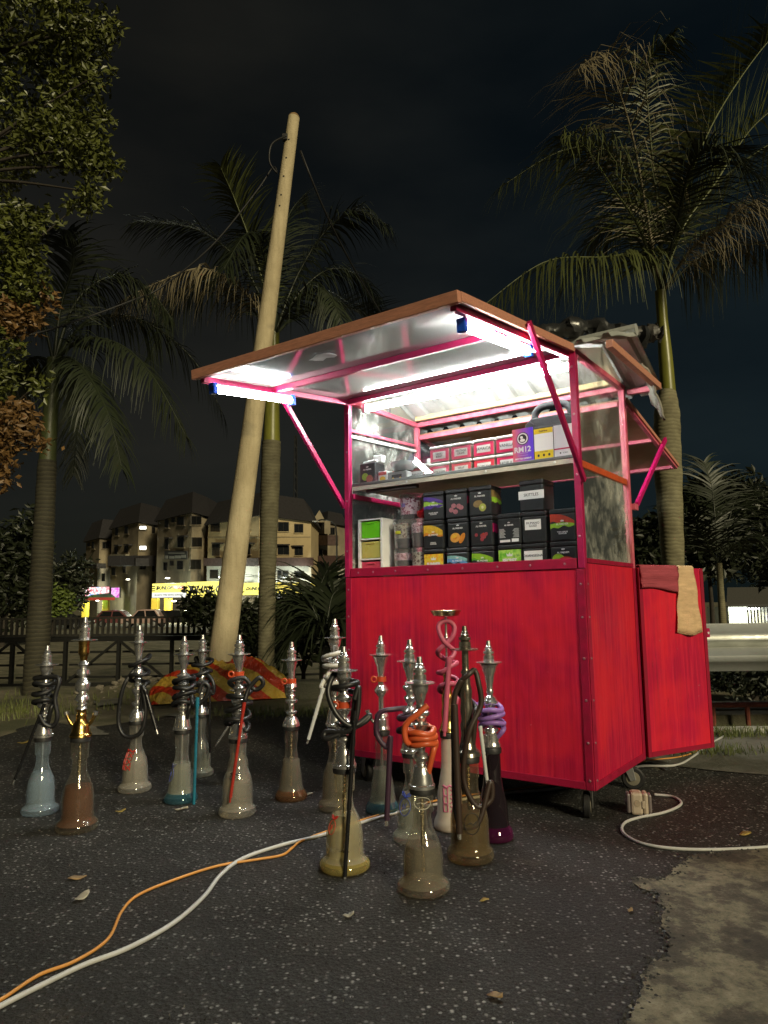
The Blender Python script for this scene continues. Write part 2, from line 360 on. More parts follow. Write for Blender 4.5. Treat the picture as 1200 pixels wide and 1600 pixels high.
# ------------------------------------------------------------------ mesh builder
class MB:
    def __init__(s): s.v = []; s.f = []; s.m = []
    def add(s, vs, fs, mi=0):
        k = len(s.v); s.v += [tuple(p) for p in vs]
        for f in fs: s.f.append(tuple(i + k for i in f)); s.m.append(mi)
        return s
    def box(s, x0, x1, y0, y1, z0, z1, mi=0, T=None):
        vs = [Vector((x, y, z)) for x in (x0, x1) for y in (y0, y1) for z in (z0, z1)]
        if T: vs = [T @ p for p in vs]
        return s.add(vs, [(0, 1, 3, 2), (4, 6, 7, 5), (0, 4, 5, 1), (2, 3, 7, 6), (0, 2, 6, 4), (1, 5, 7, 3)], mi)
    def bar(s, p, q, w, h, up=(0, 0, 1), mi=0):
        p, q = Vector(p), Vector(q); d = (q - p).normalized(); up = Vector(up)
        if abs(d.dot(up)) > .98: up = Vector((0, 1, 0))
        a = d.cross(up).normalized(); b = a.cross(d).normalized()
        vs = [c + a * (sx * w / 2) + b * (sy * h / 2) for c in (p, q) for sx, sy in ((-1, -1), (1, -1), (1, 1), (-1, 1))]
        return s.add(vs, [(3, 2, 1, 0), (4, 5, 6, 7), (0, 1, 5, 4), (1, 2, 6, 5), (2, 3, 7, 6), (3, 0, 4, 7)], mi)
    def tube(s, path, r, n=8, cap=True, mi=0):
        P = [Vector(p) for p in path]; rs = r if isinstance(r, (list, tuple)) else [r] * len(P)
        k = len(s.v); prev = None
        for i, p in enumerate(P):
            d = (P[min(i + 1, len(P) - 1)] - P[max(i - 1, 0)])
            d = d.normalized() if d.length > 1e-9 else Vector((0, 0, 1))
            if prev is None:
                a = d.orthogonal().normalized()
            else:
                a = prev - d * prev.dot(d); a = a.normalized() if a.length > 1e-6 else d.orthogonal().normalized()
            prev = a; b = d.cross(a)
            for j in range(n):
                t = 2 * math.pi * j / n; s.v.append(tuple(p + (a * math.cos(t) + b * math.sin(t)) * rs[i]))
        for i in range(len(P) - 1):
            for j in range(n):
                s.f.append((k + i * n + j, k + i * n + (j + 1) % n, k + (i + 1) * n + (j + 1) % n, k + (i + 1) * n + j)); s.m.append(mi)
        if cap:
            s.f.append(tuple(k + j for j in reversed(range(n)))); s.m.append(mi)
            e = k + (len(P) - 1) * n; s.f.append(tuple(e + j for j in range(n))); s.m.append(mi)
        return s
    def lathe(s, prof, n=24, c=(0, 0, 0), mi=0, cap=True):
        k = len(s.v); c = Vector(c)
        for z, r in prof:
            for j in range(n):
                t = 2 * math.pi * j / n; s.v.append((c.x + r * math.cos(t), c.y + r * math.sin(t), c.z + z))
        for i in range(len(prof) - 1):
            for j in range(n):
                s.f.append((k + i * n + j, k + i * n + (j + 1) % n, k + (i + 1) * n + (j + 1) % n, k + (i + 1) * n + j)); s.m.append(mi)
        if cap:
            s.f.append(tuple(k + j for j in reversed(range(n)))); s.m.append(mi)
            e = k + (len(prof) - 1) * n; s.f.append(tuple(e + j for j in range(n))); s.m.append(mi)
        return s
    def prism(s, pts, off, mi=0):
        """a polygon of 3-D points pushed along off"""
        n = len(pts); a = [Vector(p) for p in pts]; off = Vector(off); b = [p + off for p in a]
        return s.add(a + b, [tuple(range(n)), tuple(reversed(range(n, 2 * n)))] +
                     [(i, i + n, (i + 1) % n + n, (i + 1) % n) for i in range(n)], mi)
    def mesh(s, name, mats, smooth=None):
        me = bpy.data.meshes.new(name); me.from_pydata(s.v, [], s.f)
        for m in (mats if isinstance(mats, (list, tuple)) else [mats]): me.materials.append(m)
        if len(me.materials) > 1: me.polygons.foreach_set('material_index', s.m)
        if smooth is not None:
            me.polygons.foreach_set('use_smooth', [True] * len(me.polygons))
            if smooth < 179: me.set_sharp_from_angle(angle=R(smooth))
        me.update(); return me
    def build(s, name, mats, parent=None, smooth=None, bevel=0, fix=False):
        me = s.mesh(name, mats, smooth)
        if fix:
            import bmesh
            bm = bmesh.new(); bm.from_mesh(me); bmesh.ops.recalc_face_normals(bm, faces=bm.faces); bm.to_mesh(me); bm.free()
        o = link(name, me, parent)
        if bevel:
            b = o.modifiers.new('bevel', 'BEVEL'); b.width = bevel; b.segments = 2; b.limit_method = 'ANGLE'; b.angle_limit = R(40)
        return o
def link(name, data, parent=None):
    o = bpy.data.objects.new(name, data); COL.objects.link(o)
    if parent: o.parent = parent
    return o
def tag(o, label=None, cat=None, group=None, kind=None):
    if label: o['label'] = label
    if cat: o['category'] = cat
    if group: o['group'] = group
    if kind: o['kind'] = kind
    return o
def thing(name, label, cat, loc=(0, 0, 0), rz=0, group=None):
    o = link(name, None); o.location = loc; o.rotation_euler.z = rz; o.empty_display_size = .05
    return tag(o, label, cat, group)
def smooth_path(pts, n=8, closed=False):
    P = [Vector(p) for p in pts]; out = []
    for i in range(len(P) - 1):
        a, b, c, d = P[max(i - 1, 0)], P[i], P[i + 1], P[min(i + 2, len(P) - 1)]
        for k in range(n):
            t = k / n
            out.append(.5 * ((2 * b) + (c - a) * t + (2 * a - 5 * b + 4 * c - d) * t * t + (3 * b - a - 3 * c + d) * t ** 3))
    out.append(P[-1]); return out
TXT = {}
def text(s, size, mat, parent, loc, name='lettering', rot=(math.pi / 2, 0, 0), xs=1., shear=0., bold=0., align='CENTER', ex=0.0004):
    key = (s, mat.name, shear, round(bold / size, 3), align, round(ex / size, 4))
    if key not in TXT:
        c = bpy.data.curves.new('lettering', 'FONT'); c.body = s; c.size = 1; c.align_x = align; c.align_y = 'CENTER'
        c.resolution_u = 2; c.shear = shear; c.offset = bold / size; c.extrude = ex / size
        c.space_line = .85
        tmp = bpy.data.objects.new('t', c); me = bpy.data.meshes.new_from_object(tmp)
        bpy.data.objects.remove(tmp); me.name = 'lettering'; me.materials.clear(); me.materials.append(mat); TXT[key] = me
    o = link(name, TXT[key], parent); o.location = loc; o.rotation_euler = rot; o.scale = (size * xs, size, size)
    return o

# ------------------------------------------------------------------ the cart's frame of reference
X0, Y0, YAW, CW, CD = -.19074, 3.512285, -.6219, 1.208785, .66351
ZB, ZC, ZT = .12444, 1.006, 1.8538
EX = Vector((math.cos(YAW), math.sin(YAW), 0)); EY = Vector((-math.sin(YAW), math.cos(YAW), 0)); OC = Vector((X0, Y0, 0))
def C(u, v, z): return OC + EX * u + EY * v + Vector((0, 0, z))

# ================================================================== GROUND
def asphalt():
    m, t, o = new_mat('asphalt'); v = coords(t)
    big = noise(t, v, .9, 4); mid = noise(t, v, 7, 5); fine = noise(t, v, 210, 3, .7)
    vo = N(t, 'ShaderNodeTexVoronoi'); vo.inputs['Scale'].default_value = 85; lk(t, v, vo.inputs['Vector'])
    vb = N(t, 'ShaderNodeSeparateColor'); lk(t, vo.outputs['Color'], vb.inputs[0])
    c = ramp(t, mid, (.3, (.010, .0095, .0085)), (.7, (.030, .028, .025)))
    c = mixc(t, ramp(t, fine, (.45, (0,) * 3), (.75, (.8,) * 3)), c, (.075, .072, .065))
    chip = ramp(t, vb.outputs[0], (.72, (0,) * 3), (.97, (1,) * 3))
    shape = ramp(t, vo.outputs['Distance'], (.22, (1,) * 3), (.50, (0,) * 3))
    c = mixc(t, mixc(t, 1., chip, shape, 'MULTIPLY'), c, (.42, .42, .40))
    c = mixc(t, ramp(t, big, (.36, (.62,) * 3), (.62, (0,) * 3)), c, (.009, .009, .009))
    dust = noise(t, v, 2.3, 6, .7)
    c = mixc(t, ramp(t, dust, (.60, (0,) * 3), (.78, (.55,) * 3)), c, (.12, .10, .072))
    ck = N(t, 'ShaderNodeTexVoronoi', feature='DISTANCE_TO_EDGE'); ck.inputs['Scale'].default_value = 1.1
    wv = N(t, 'ShaderNodeVectorMath', operation='MULTIPLY_ADD'); nz = N(t, 'ShaderNodeTexNoise'); nz.inputs['Scale'].default_value = 3.; nz.inputs['Detail'].default_value = 6; lk(t, v, nz.inputs['Vector']); lk(t, nz.outputs['Color'], wv.inputs[0]); wv.inputs[1].default_value = (.5, .5, 0); lk(t, v, wv.inputs[2]); lk(t, wv.outputs[0], ck.inputs['Vector'])
    crack = mixc(t, 1., ramp(t, ck.outputs['Distance'], (.0, (1,) * 3), (.009, (0,) * 3)), ramp(t, big, (.48, (0,) * 3), (.56, (1,) * 3)), 'MULTIPLY')
    c = mixc(t, crack, c, (.004, .004, .004))
    h = mixc(t, .5, vo.outputs['Distance'], fine)
    bsdf(t, o, c, ramp(t, fine, (.3, (.80,) * 3), (.7, (.55,) * 3)), 0, (h, 1., .014), 0, .35)
    return m
def dirtmat(name, a, b, c_, sc=5.):
    m, t, o = new_mat(name); v = coords(t)
    n1 = noise(t, v, sc, 6, .65); n2 = noise(t, v, sc * 9, 4, .7); n3 = noise(t, v, sc * .4, 4)
    c = ramp(t, n1, (.3, a), (.7, b)); c = mixc(t, ramp(t, n3, (.42, (0,) * 3), (.62, (.8,) * 3)), c, c_)
    c = mixc(t, ramp(t, n2, (.58, (0,) * 3), (.75, (.5,) * 3)), c, tuple(x * .3 for x in a))
    bsdf(t, o, c, .85, 0, (mixc(t, .5, n1, n2), .8, .03)); return m
DIRT = dirtmat('dirt', (.10, .088, .056), (.25, .22, .15), (.05, .058, .022), 4)
def concmat():
    m, t, o = new_mat('worn_concrete'); v = coords(t); a = noise(t, v, 4.6, 12, .74)
    b = noise(t, v, 38, 5, .7); f = noise(t, v, 190, 3, .7)
    c = ramp(t, a, (.40, (.050, .043, .032)), (.48, (.085, .074, .052)), (.53, (.18, .16, .105)), (.66, (.30, .27, .185)))
    c = mixc(t, .8, c, ramp(t, b, (.3, (.55,) * 3), (.7, (1.25,) * 3)), 'MULTIPLY')
    c = mixc(t, ramp(t, f, (.60, (0,) * 3), (.70, (.75,) * 3)), c, (.035, .030, .024))
    p = noise(t, v, 13, 4, .6); c = mixc(t, ramp(t, p, (.66, (0,) * 3), (.70, (.85,) * 3)), c, (.022, .020, .020))
    bsdf(t, o, c, .85, 0, (mixc(t, .5, a, f), .9, .02)); return m
CONC = concmat()
SLAB = dirtmat('slab_concrete', (.11, .105, .09), (.22, .21, .18), (.07, .07, .05), 5)

def height(x, y):
    def ss(a, b, t): t = max(0, min(1, (t - a) / (b - a))); return t * t * (3 - 2 * t)
    k = ss(.6, 1.4, x)                                   # 0 = left (wide channel), 1 = right (narrow drain)
    left = -1.35 * ss(7.7, 9.2, y) + .30 * ss(14.5, 17, y)
    right = -.36 * ss(4.62, 4.66, y) * (1 - ss(5.62, 5.66, y)) - .95 * ss(11, 17, y) - .1 * ss(5.62, 5.7, y)
    return left * (1 - k) + right * k
g = MB()
xs = [-140, -80, -45, -25, -16, -11, -8] + [-6 + .25 * i for i in range(49)] + [7, 8, 10, 14, 20, 30, 50, 90, 140]
ys = [-12, -6, -3] + [-1.5 + .25 * i for i in range(24)] + [4.56, 4.62, 4.66, 4.8, 5, 5.3, 5.5, 5.62, 5.66, 5.7] + [6 + .25 * i for i in range(17)] + [10.5, 11, 12, 13, 14, 14.5, 15, 16, 17, 20, 30, 45, 70, 110, 180, 300]
rg = random.Random(3)
for y in ys:
    for x in xs:
        z = height(x, y) + (rg.uniform(-.012, .012) if 5.4 < y < 9 and x < .8 else 0) - .004
        g.v.append((x, y, z))
nx = len(xs)
for j in range(len(ys) - 1):
    for i in range(nx - 1): g.f.append((j * nx + i, j * nx + i + 1, (j + 1) * nx + i + 1, (j + 1) * nx + i)); g.m.append(0)
tag(g.build('ground', DIRT, smooth=30), kind='structure')

def jitter_poly(pts, step, amp, seed, keep=()):
    q = random.Random(seed); out = []
    for i in range(len(pts)):
        a, b = Vector(pts[i]), Vector(pts[(i + 1) % len(pts)]); n = max(1, int((b - a).length / step))
        if i in keep: n = 1
        nrm = Vector((-(b - a).y, (b - a).x, 0)).normalized()
        for k in range(n):
            p = a.lerp(b, k / n)
            if k: p = p + nrm * q.uniform(-amp, amp) + (b - a).normalized() * q.uniform(-step * .3, step * .3)
            out.append(p)
    return out
def sheet(name, pts, z, m, thick=.0):
    mb = MB(); pts = [Vector((p[0], p[1], z)) for p in pts]
    if thick: mb.prism(pts, (0, 0, -thick))
    else: mb.add(pts, [tuple(range(len(pts)))])
    return tag(mb.build(name, m, fix=False), kind='structure')
far = [gz(*p) for p in ((-160, 1165), (0, 1152), (60, 1128), (150, 1136), (250, 1122), (330, 1120), (420, 1114), (500, 1108), (560, 1100))]
asp = [Vector((-9, -4, 0)), Vector((7, -4, 0)), Vector((7, 3.75, 0)), gz(1200, 1190), gz(1100, 1185), gz(1010, 1180)] + [C(CW, 1.0, 0), C(.2, 1.4, 0)] + list(reversed(far)) + [Vector((-9, 4.2, 0))]
sheet('asphalt_pavement', jitter_poly(asp, .10, .035, 5, keep=(0, 1, 6, len(asp) - 1)), .004, asphalt())
cpx = ((1290, 1326), (1130, 1334), (1075, 1342), (1050, 1368), (1030, 1378), (985, 1376), (1000, 1392), (1030, 1400), (1036, 1432), (1042, 1462), (1044, 1500), (1012, 1522), (1002, 1560), (972, 1615), (960, 1800), (1500, 1800))
cp1 = jitter_poly([gz(*p) for p in cpx], .09, .030, 8, keep=(13, 14, 15)); kk = {i for i in range(len(cp1)) if (cp1[(i + 1) % len(cp1)] - cp1[i]).length > .25}
cp2 = jitter_poly(cp1, .03, .013, 9, keep=kk); kk = {i for i in range(len(cp2)) if (cp2[(i + 1) % len(cp2)] - cp2[i]).length > .25}
cp3 = jitter_poly(cp2, .010, .0045, 10, keep=kk); sheet('concrete_patch', cp3, .008, CONC)
gv = MB(); q = random.Random(31)
def pebble(x, y, s_):
    n = 5; a0 = q.uniform(0, 6); ring = [(x + s_ * q.uniform(.6, 1.1) * math.cos(a0 + 6.283 * k / n), y + s_ * q.uniform(.6, 1.1) * math.sin(a0 + 6.283 * k / n), .004) for k in range(n)]
    gv.add([(a, b, .0082 if s_ > .0035 else .0045) for a, b, _ in ring] + [(x + q.uniform(-.3, .3) * s_, y + q.uniform(-.3, .3) * s_, .007 + s_ * q.uniform(.6, 1.1))], [(k, (k + 1) % n, n) for k in range(n)], 1 if q.random() < .10 else 0)
for p in cp3:
    if p.y > 1.0:
        for _ in (0, 1, 2): pebble(p.x + q.gauss(0, .016), p.y + q.gauss(0, .016), q.uniform(.0015, .007))
for k in range(1500):
    y = 1.1 + 4.2 * q.random() ** 1.5; x = q.uniform(-.62, .62) * y * 1.15
    pebble(x, y, q.uniform(.0012, .0034))
GRAVEL = True
SW = [gz(1003, 1192), gz(1110, 1206), gz(1230, 1216), Vector((7, 3.55, 0)), Vector((7, 4.55, 0)), Vector((1.2, 4.55, 0)), Vector((1.0, 4.0, 0))]
sheet('footpath', jitter_poly(SW, .14, .02, 4, keep=(3, 4, 5)), .009, SLAB)
kb = MB()
for i in range(9): kb.box(1.35 + i * .62, 1.35 + i * .62 + .605, 4.56, 4.66, -.3, .035)
tag(kb.build('kerb', M('kerb_stone', (.46, .45, .40), .7, 0, .35, 9, .3, 60), bevel=.008), kind='structure')
tag(gv.build('loose_gravel', [M('grit_dark', (.028, .026, .022), .85), M('grit_pale', (.20, .185, .155), .8)]), 'loose grit scattered over the asphalt', 'gravel', kind='stuff')
# pale broken strips on the dirt verge
for k, px in enumerate((((145, 1098), (185, 1092), (190, 1100), (150, 1106)), ((250, 1120), (300, 1112), (338, 1116), (300, 1124)), ((128, 1130), (170, 1150), (120, 1150)))):
    sheet('concrete_fragment', jitter_poly([gz(*p) for p in px], .05, .02, 20 + k), .010, SLAB)

# ================================================================== DRAIN WALL, GUARDRAIL
dw = thing('drain_wall', 'pale low concrete drain wall behind the guardrail at right', 'wall', (3.6, 5.7, 0))
MB().box(-2.1, 3.4, 0, .16, -.36, -.02).build('wall_panel', dirtmat('drain_wall', (.30, .27, .19), (.46, .43, .33), (.2, .17, .11), 3), dw, bevel=.01)
MB().box(-2.12, 3.42, -.02, .18, -.018, .02).build('coping', SLAB, dw, bevel=.006)
pr = thing('pipe_rail', 'rusty red pipe rail standing along the drain wall', 'railing', (3.6, 5.52, -.42))
RUST = M('rusty_red', (.25, .06, .035), .6, 0, .5, 30, .3, 120)
MB().tube([(-2, 0, .46), (3.2, 0, .46)], .02, 8).build('rail', RUST, pr, 40)
for i, x in enumerate((-1.55, -1.12, -.86, -.45, .1, .14, .7, 1.3)):
    MB().tube([(x, 0, 0), (x, 0, .45)], .018, 8).build('post', RUST, pr, 40)
gr = thing('guardrail', 'galvanised corrugated steel guardrail behind the open red door', 'guardrail', (0, 4.75, 0))
prof = [(.0, .0), (.02, .03), (.055, .06), (.075, .075), (.075, .105), (.02, .135), (.0, .155), (.02, .175), (.075, .205), (.075, .235), (.055, .25), (.02, .28), (.0, .31)]
mb = MB(); xs_ = [.9 + .3 * i for i in range(21)]
for x in xs_:
    for d, z in prof: mb.v.append((x, -d, .37 + z))
for x in xs_:
    for d, z in prof: mb.v.append((x, -d + .004, .37 + z))
n = len(prof); off = n * len(xs_)
for i in range(len(xs_) - 1):
    for j in range(n - 1):
        a = i * n + j; mb.f += [(a, a + n, a + n + 1, a + 1), (off + a + 1, off + a + n + 1, off + a + n, off + a)]; mb.m += [0, 0]
mb.build('beam', M('zinc_dull', (.46, .47, .45), .42, .55, .35, 3, .15, 40, col2=(.30, .31, .28)), gr, 60)
for x in (1.5, 3.5, 5.5):
    MB().box(x - .06, x + .06, .03, .14, -.4, .66).build('post', STEEL, gr, bevel=.004)

# ================================================================== THE CART
cart = thing('food_cart', 'red kiosk cart on castors with raised awning and lit shelves', 'cart', OC, YAW)
def part(name, mb, m, parent=cart, smooth=None, bevel=.0025, fix=False): return mb.build(name, m, parent, smooth, bevel, fix)
T = .012
part('front_panel', MB().box(.0, CW, 0, T, ZB, ZC - .035), RED)
part('side_panel', MB().box(CW - T, CW, T + .001, CD, ZB, ZC - .012), RED)
part('side_panel', MB().box(0, T, T + .001, CD, ZB, ZC - .012), RED)
part('base_board', MB().box(.013, CW - .013, .013, CD, ZB + .01, ZB + .03), HARD)
part('counter_board', MB().box(.013, CW - .013, .013, CD, .935, .954), WOODSH)
# angle-iron trims, a little proud of the panels
part('counter_rail', MB().box(.03, CW - .03, -.006, .02, ZC - .034, ZC + .008), TRIM)
for u in (0, CW - .034): part('corner_trim', MB().box(u, u + .034, -.005, -.0005, ZB, ZC - .036), TRIM)
for v0 in (.0, CD - .034): part('corner_trim', MB().box(CW + .0005, CW + .005, v0, v0 + .034, ZB, ZC - .013), TRIM)
part('bottom_trim', MB().box(.036, CW - .036, -.005, -.0005, ZB, ZB + .03), TRIM)
part('bottom_trim', MB().box(CW + .0005, CW + .005, .036, CD - .036, ZB, ZB + .03), TRIM)
part('side_rail', MB().box(CW - .004, CW + .006, .03, CD - .03, ZC - .011, ZC + .008), TRIM)
part('side_rail', MB().box(-.006, .004, .03, CD - .03, ZC - .011, ZC + .008), TRIM)
PW = .028
for u, m in ((-.004, MAG), (CW - PW + .004, MAG)):
    part('corner_post', MB().box(u, u + PW, -.006, PW - .006, ZC - .034, ZT), m)
for u in (-.004, CW - PW + .004):
    part('corner_post', MB().box(u, u + PW, CD - PW + .004, CD + .004, ZC - .034, ZT), PNK)
part('top_rail', MB().box(-.004, CW + .004, -.006, PW - .006, ZT + .001, ZT + .026), MAG)
part('top_rail', MB().box(-.004, CW + .004, CD - PW + .004, CD + .004, ZT + .001, ZT + .026), PNK)
part('top_rail', MB().box(.03, CW - .03, CD - .02, CD, ZT - .075, ZT - .05), PNK)
for u in (-.004, CW - PW + .004): part('top_rail', MB().box(u, u + PW, PW - .005, CD - PW + .003, ZT + .001, ZT + .026), PNK)
part('side_bar', MB().box(CW - .02, CW - .001, .03, CD - .03, 1.385, 1.415), ORG)
part('side_bar', MB().box(.006, .024, .03, CD - .03, 1.365, 1.39), MAG)
# dirty acrylic side windows
ACR = glass('smeared_acrylic', (.93, .94, .93), (.74, .74, .68), .50, .05, (2.6, 3.4, 1.9), .045)
ACRC = glass('clear_acrylic', (.95, .96, .95), (.6, .6, .6), .04, .02)
part('side_window', MB().box(CW - .012, CW - .007, .022, CD - .024, ZC + .009, ZT - .001), ACR, bevel=0)
part('side_window', MB().box(.0, .005, .022, CD - .024, ZC + .009, ZT - .001), ACR, bevel=0)
for z in (1.70, 1.73):
    part('window_trim', MB().bar((.012, .03, z - .012), (.012, CD - .03, z + .012), .012, .016), WHITE if z < 1.72 else PNK)
# gables, roof frame, roof sheets
RZ = 2.0; RV = .36
for u in (.002, CW - .008):
    part('gable', MB().prism([(u, .005, ZT + .027), (u, CD - .005, ZT + .027), (u, RV, RZ - .012)], (.006, 0, 0)), GABLE, bevel=0)
    part('gable_post', MB().box(u - .002 if u > .1 else u + .007, u + .0 if u > .1 else u + .022, RV - .01, RV + .01, ZT + .027, RZ - .02), STEEL)
EV = .77; EZ = 1.845
def corr(v0, z0, v1, z1, u0, u1, th=.0025):
    mb = MB(); us = []; u = u0
    while u < u1:
        for du, h in ((0, 0), (.055, 0), (.066, .018), (.088, .018), (.099, 0)): us.append((u + du, h))
        u += .11
    for s_ in (0, 1):
        for k in range(7):
            f = k / 6
            for uu, h in us:
                mb.v.append((uu, v0 + (v1 - v0) * f, z0 + (z1 - z0) * f + h + s_ * th + .004 * math.sin(uu * 9 + f * 7)))
    n = len(us); o = 7 * n
    for k in range(6):
        for i in range(n - 1):
            a = k * n + i; mb.f += [(a + 1, a, a + n, a + n + 1), (o + a, o + a + 1, o + a + n + 1, o + a + n)]; mb.m += [0, 0]
    return mb
ZINC = M('zinc_roof', (.58, .60, .58), .36, .25, .3, 5, .5, 22, col2=(.36, .38, .36))
roof = part('roof', corr(-.02, 1.885, RV, RZ + .003, -.05, CW + .16), ZINC, bevel=0)
part('roof_sheet', corr(RV - .03, RZ + .006, EV, EZ, -.05, CW + .13), ZINC, roof, bevel=0)
part('ridge_cap', MB().tube([(-.06, RV - .01, RZ + .03), (CW + .16, RV - .01, RZ + .03)], .028, 8), ZINC, roof, bevel=0)
part('purlin', MB().box(.03, CW - .03, CD - .06, CD - .035, ZT + .028, ZT + .055), M('yellowed_timber', (.62, .50, .26), .6, stretch=(2, 12, 12)))
OV = .15
part('eave_bar', MB().bar((CW + OV, -.02, ZT + .004), (CW + OV, .705, ZT + .004), .028, .032), WOODEDGE)
part('eave_bar', MB().bar((CW + .006, .690, ZT - .002), (CW + OV - .015, .690, ZT - .002), .024, .028), PNK)
# front awning
AL, AT = .96, R(-7)
awn = link('awning', None, cart); awn.location = (0, -.008, ZT + .012); awn.rotation_euler.x = -AT   # local +(-v) goes out
def aw(name, mb, m, bevel=.002): return mb.build(name, m, awn, None, bevel)
aw('panel', MB().box(.012, CW - .012, -AL + .012, -.004, -.002, .006), LAM, 0)
aw('top_sheet', MB().box(.012, CW - .012, -AL + .012, -.004, .0062, .012), HARD, 0)
aw('edge_board', MB().box(-.004, CW + .004, -AL - .012, -AL + .011, -.012, .026), WOODEDGE)
aw('edge_board', MB().box(CW - .010, CW + .006, -AL + .012, .0, -.006, .026), WOODEDGE)
aw('edge_board', MB().box(-.006, .010, -AL + .012, .0, -.006, .026), WOODEDGE)
for u in (.018, CW - .040): aw('frame_rail', MB().box(u, u + .022, -AL + .014, -.004, -.026, -.0025), MAG)
aw('frame_rail', MB().box(.042, CW - .042, -.565, -.54, -.026, -.0025), MAG)
aw('frame_rail', MB().box(.042, CW - .042, -.032, -.006, -.026, -.0025), MAG)
# torn paper patch left on the underside
tp = MB(); q = random.Random(5); ring = []
for k in range(13):
    a = 2 * math.pi * k / 13; r_ = .045 * q.uniform(.6, 1.2); ring.append((.53 + 1.4 * r_ * math.cos(a), -.80 + .8 * r_ * math.sin(a), -.0045 - q.uniform(0, .006)))
aw('torn_sticker', tp.prism(ring, (0, 0, -.0012)), WHITE, 0)
for u in (CW - .001, .010):
    o1 = .018 if u > .1 else -.018
    part('strut', MB().bar((u + o1, -.492, ZT - .062 + .034), (u + o1, -.002, 1.322), .016, .026), MAG)
# rear hatch
HA = math.atan2(1.64 - 1.82, 1.66 - .70)
hat = link('rear_hatch', None, cart); hat.location = (0, CD + .012, 1.815); hat.rotation_euler.x = HA
HL = .99
def ht(name, mb, m, bevel=.002): return mb.build(name, m, hat, None, bevel)
ht('panel', MB().box(.012, CW - .012, .004, HL - .012, 0, .008), HARD, 0)
for u in (0, CW - .02): ht('frame_rail', MB().box(u, u + .02, .004, HL, -.02, -.0005), PNK)
ht('frame_rail', MB().box(.021, CW - .021, HL - .022, HL, -.02, -.0005), PNK)
ht('frame_rail', MB().box(.021, CW - .021, .52, .54, -.02, -.0005), PNK)
ht('edge_board', MB().box(CW - .002, CW + .008, .004, HL + .006, -.006, .014), WOODEDGE)
part('strut', MB().bar((CW + .016, CD + .045, 1.30), (CW + .016, 1.335, 1.735), .016, .026), M('bright_magenta', (.60, .012, .16), .35))
part('strut_bracket', MB().box(CW + .002, CW + .022, CD - .0, CD + .05, 1.27, 1.30), PNK)
# rear door swung open
dd = Vector((.20, .404, 0)); dl = dd.length; da = math.atan2(dd.y, dd.x)
door = link('door', None, cart); door.location = (CW + .006, CD + .012, 0); door.rotation_euler.z = da
MB().box(0, dl, -.008, .008, ZB + .005, ZC - .01).build('panel', RED, door, None, .002)
for x0, x1, z0, z1 in ((0, .022, ZB + .005, ZC - .01), (dl - .022, dl, ZB + .005, ZC - .01), (.023, dl - .023, ZB + .005, ZB + .027)):
    MB().box(x0, x1, -.011, -.0085, z0, z1).build('trim', M('dark_red_trim', (.32, .006, .035), .45), door)
lt = MB(); lt.box(dl, dl + .026, -.009, -.005, .655, .70); lt.build('latch_plate', MAG, door, None, .003)
MB().lathe([(0, .006), (.002, .006)], 10).build('latch_hole', WHITE, door).matrix_local = Matrix.Translation((dl + .013, -.0092, .677)) @ Matrix.Rotation(math.pi / 2, 4, 'X')
# screws
scr = MB().lathe([(0, .0055), (.0015, .005), (.003, .002)], 8).mesh('screw', M('screw_head', (.5, .25, .28), .35, .6), 40)
def screw(u, v, z, side):
    o = link('screw', scr, cart); o.location = (u, v, z); o.rotation_euler = (math.pi / 2, 0, 0) if side == 'f' else (0, math.pi / 2, 0)
for u in (.08, .17, .30, .48, .66, .83, .98, 1.13): screw(u, -.006, ZC - .014, 'f')
for z in (.16, .30, .46, .62, .78, .91):
    screw(.017, -.005, z, 'f'); screw(CW - .017, -.005, z, 'f'); screw(CW + .005, .017, z, 's')
for z in (1.10, 1.35, 1.60, 1.80): screw(CW - .012, -.006, z, 'f'); screw(.012, -.006, z, 'f')
# castors
def castor(u, v, ang, label=None):
    c = link('castor', None, cart); c.location = (u, v, 0); c.rotation_euler.z = ang
    fk = MB().box(-.022, .022, -.03, .03, ZB - .008, ZB)
    for s_ in (-1, 1): fk.prism([(s_ * .021, -.022, ZB - .008), (s_ * .021, .022, ZB - .008), (s_ * .021, .036, .045), (s_ * .021, .012, .040)], (s_ * .003, 0, 0))
    fk.build('fork', STEEL, c, None, .001)
    w = MB(); w.lathe([(-.014, .030), (-.014, .044), (-.009, .05), (.009, .05), (.014, .044), (.014, .030)], 24)
    o = w.build('tyre', RUBBER, c, 40); o.matrix_local = Matrix.Translation((0, .024, .05)) @ Matrix.Rotation(math.pi / 2, 4, 'Y')
    o = MB().lathe([(-.017, .008), (-.015, .030), (-.012, .0305), (.012, .0305), (.015, .030), (.017, .008)], 20).build('hub', M('zinc_hub', (.5, .46, .36), .35, .7), c, 30)
    o.matrix_local = Matrix.Translation((0, .024, .05)) @ Matrix.Rotation(math.pi / 2, 4, 'Y')
castor(CW - .055, .05, R(18)); castor(CW - .06, CD - .08, R(-70)); castor(.09, .05, R(60)); castor(.10, CD - .08, R(20))
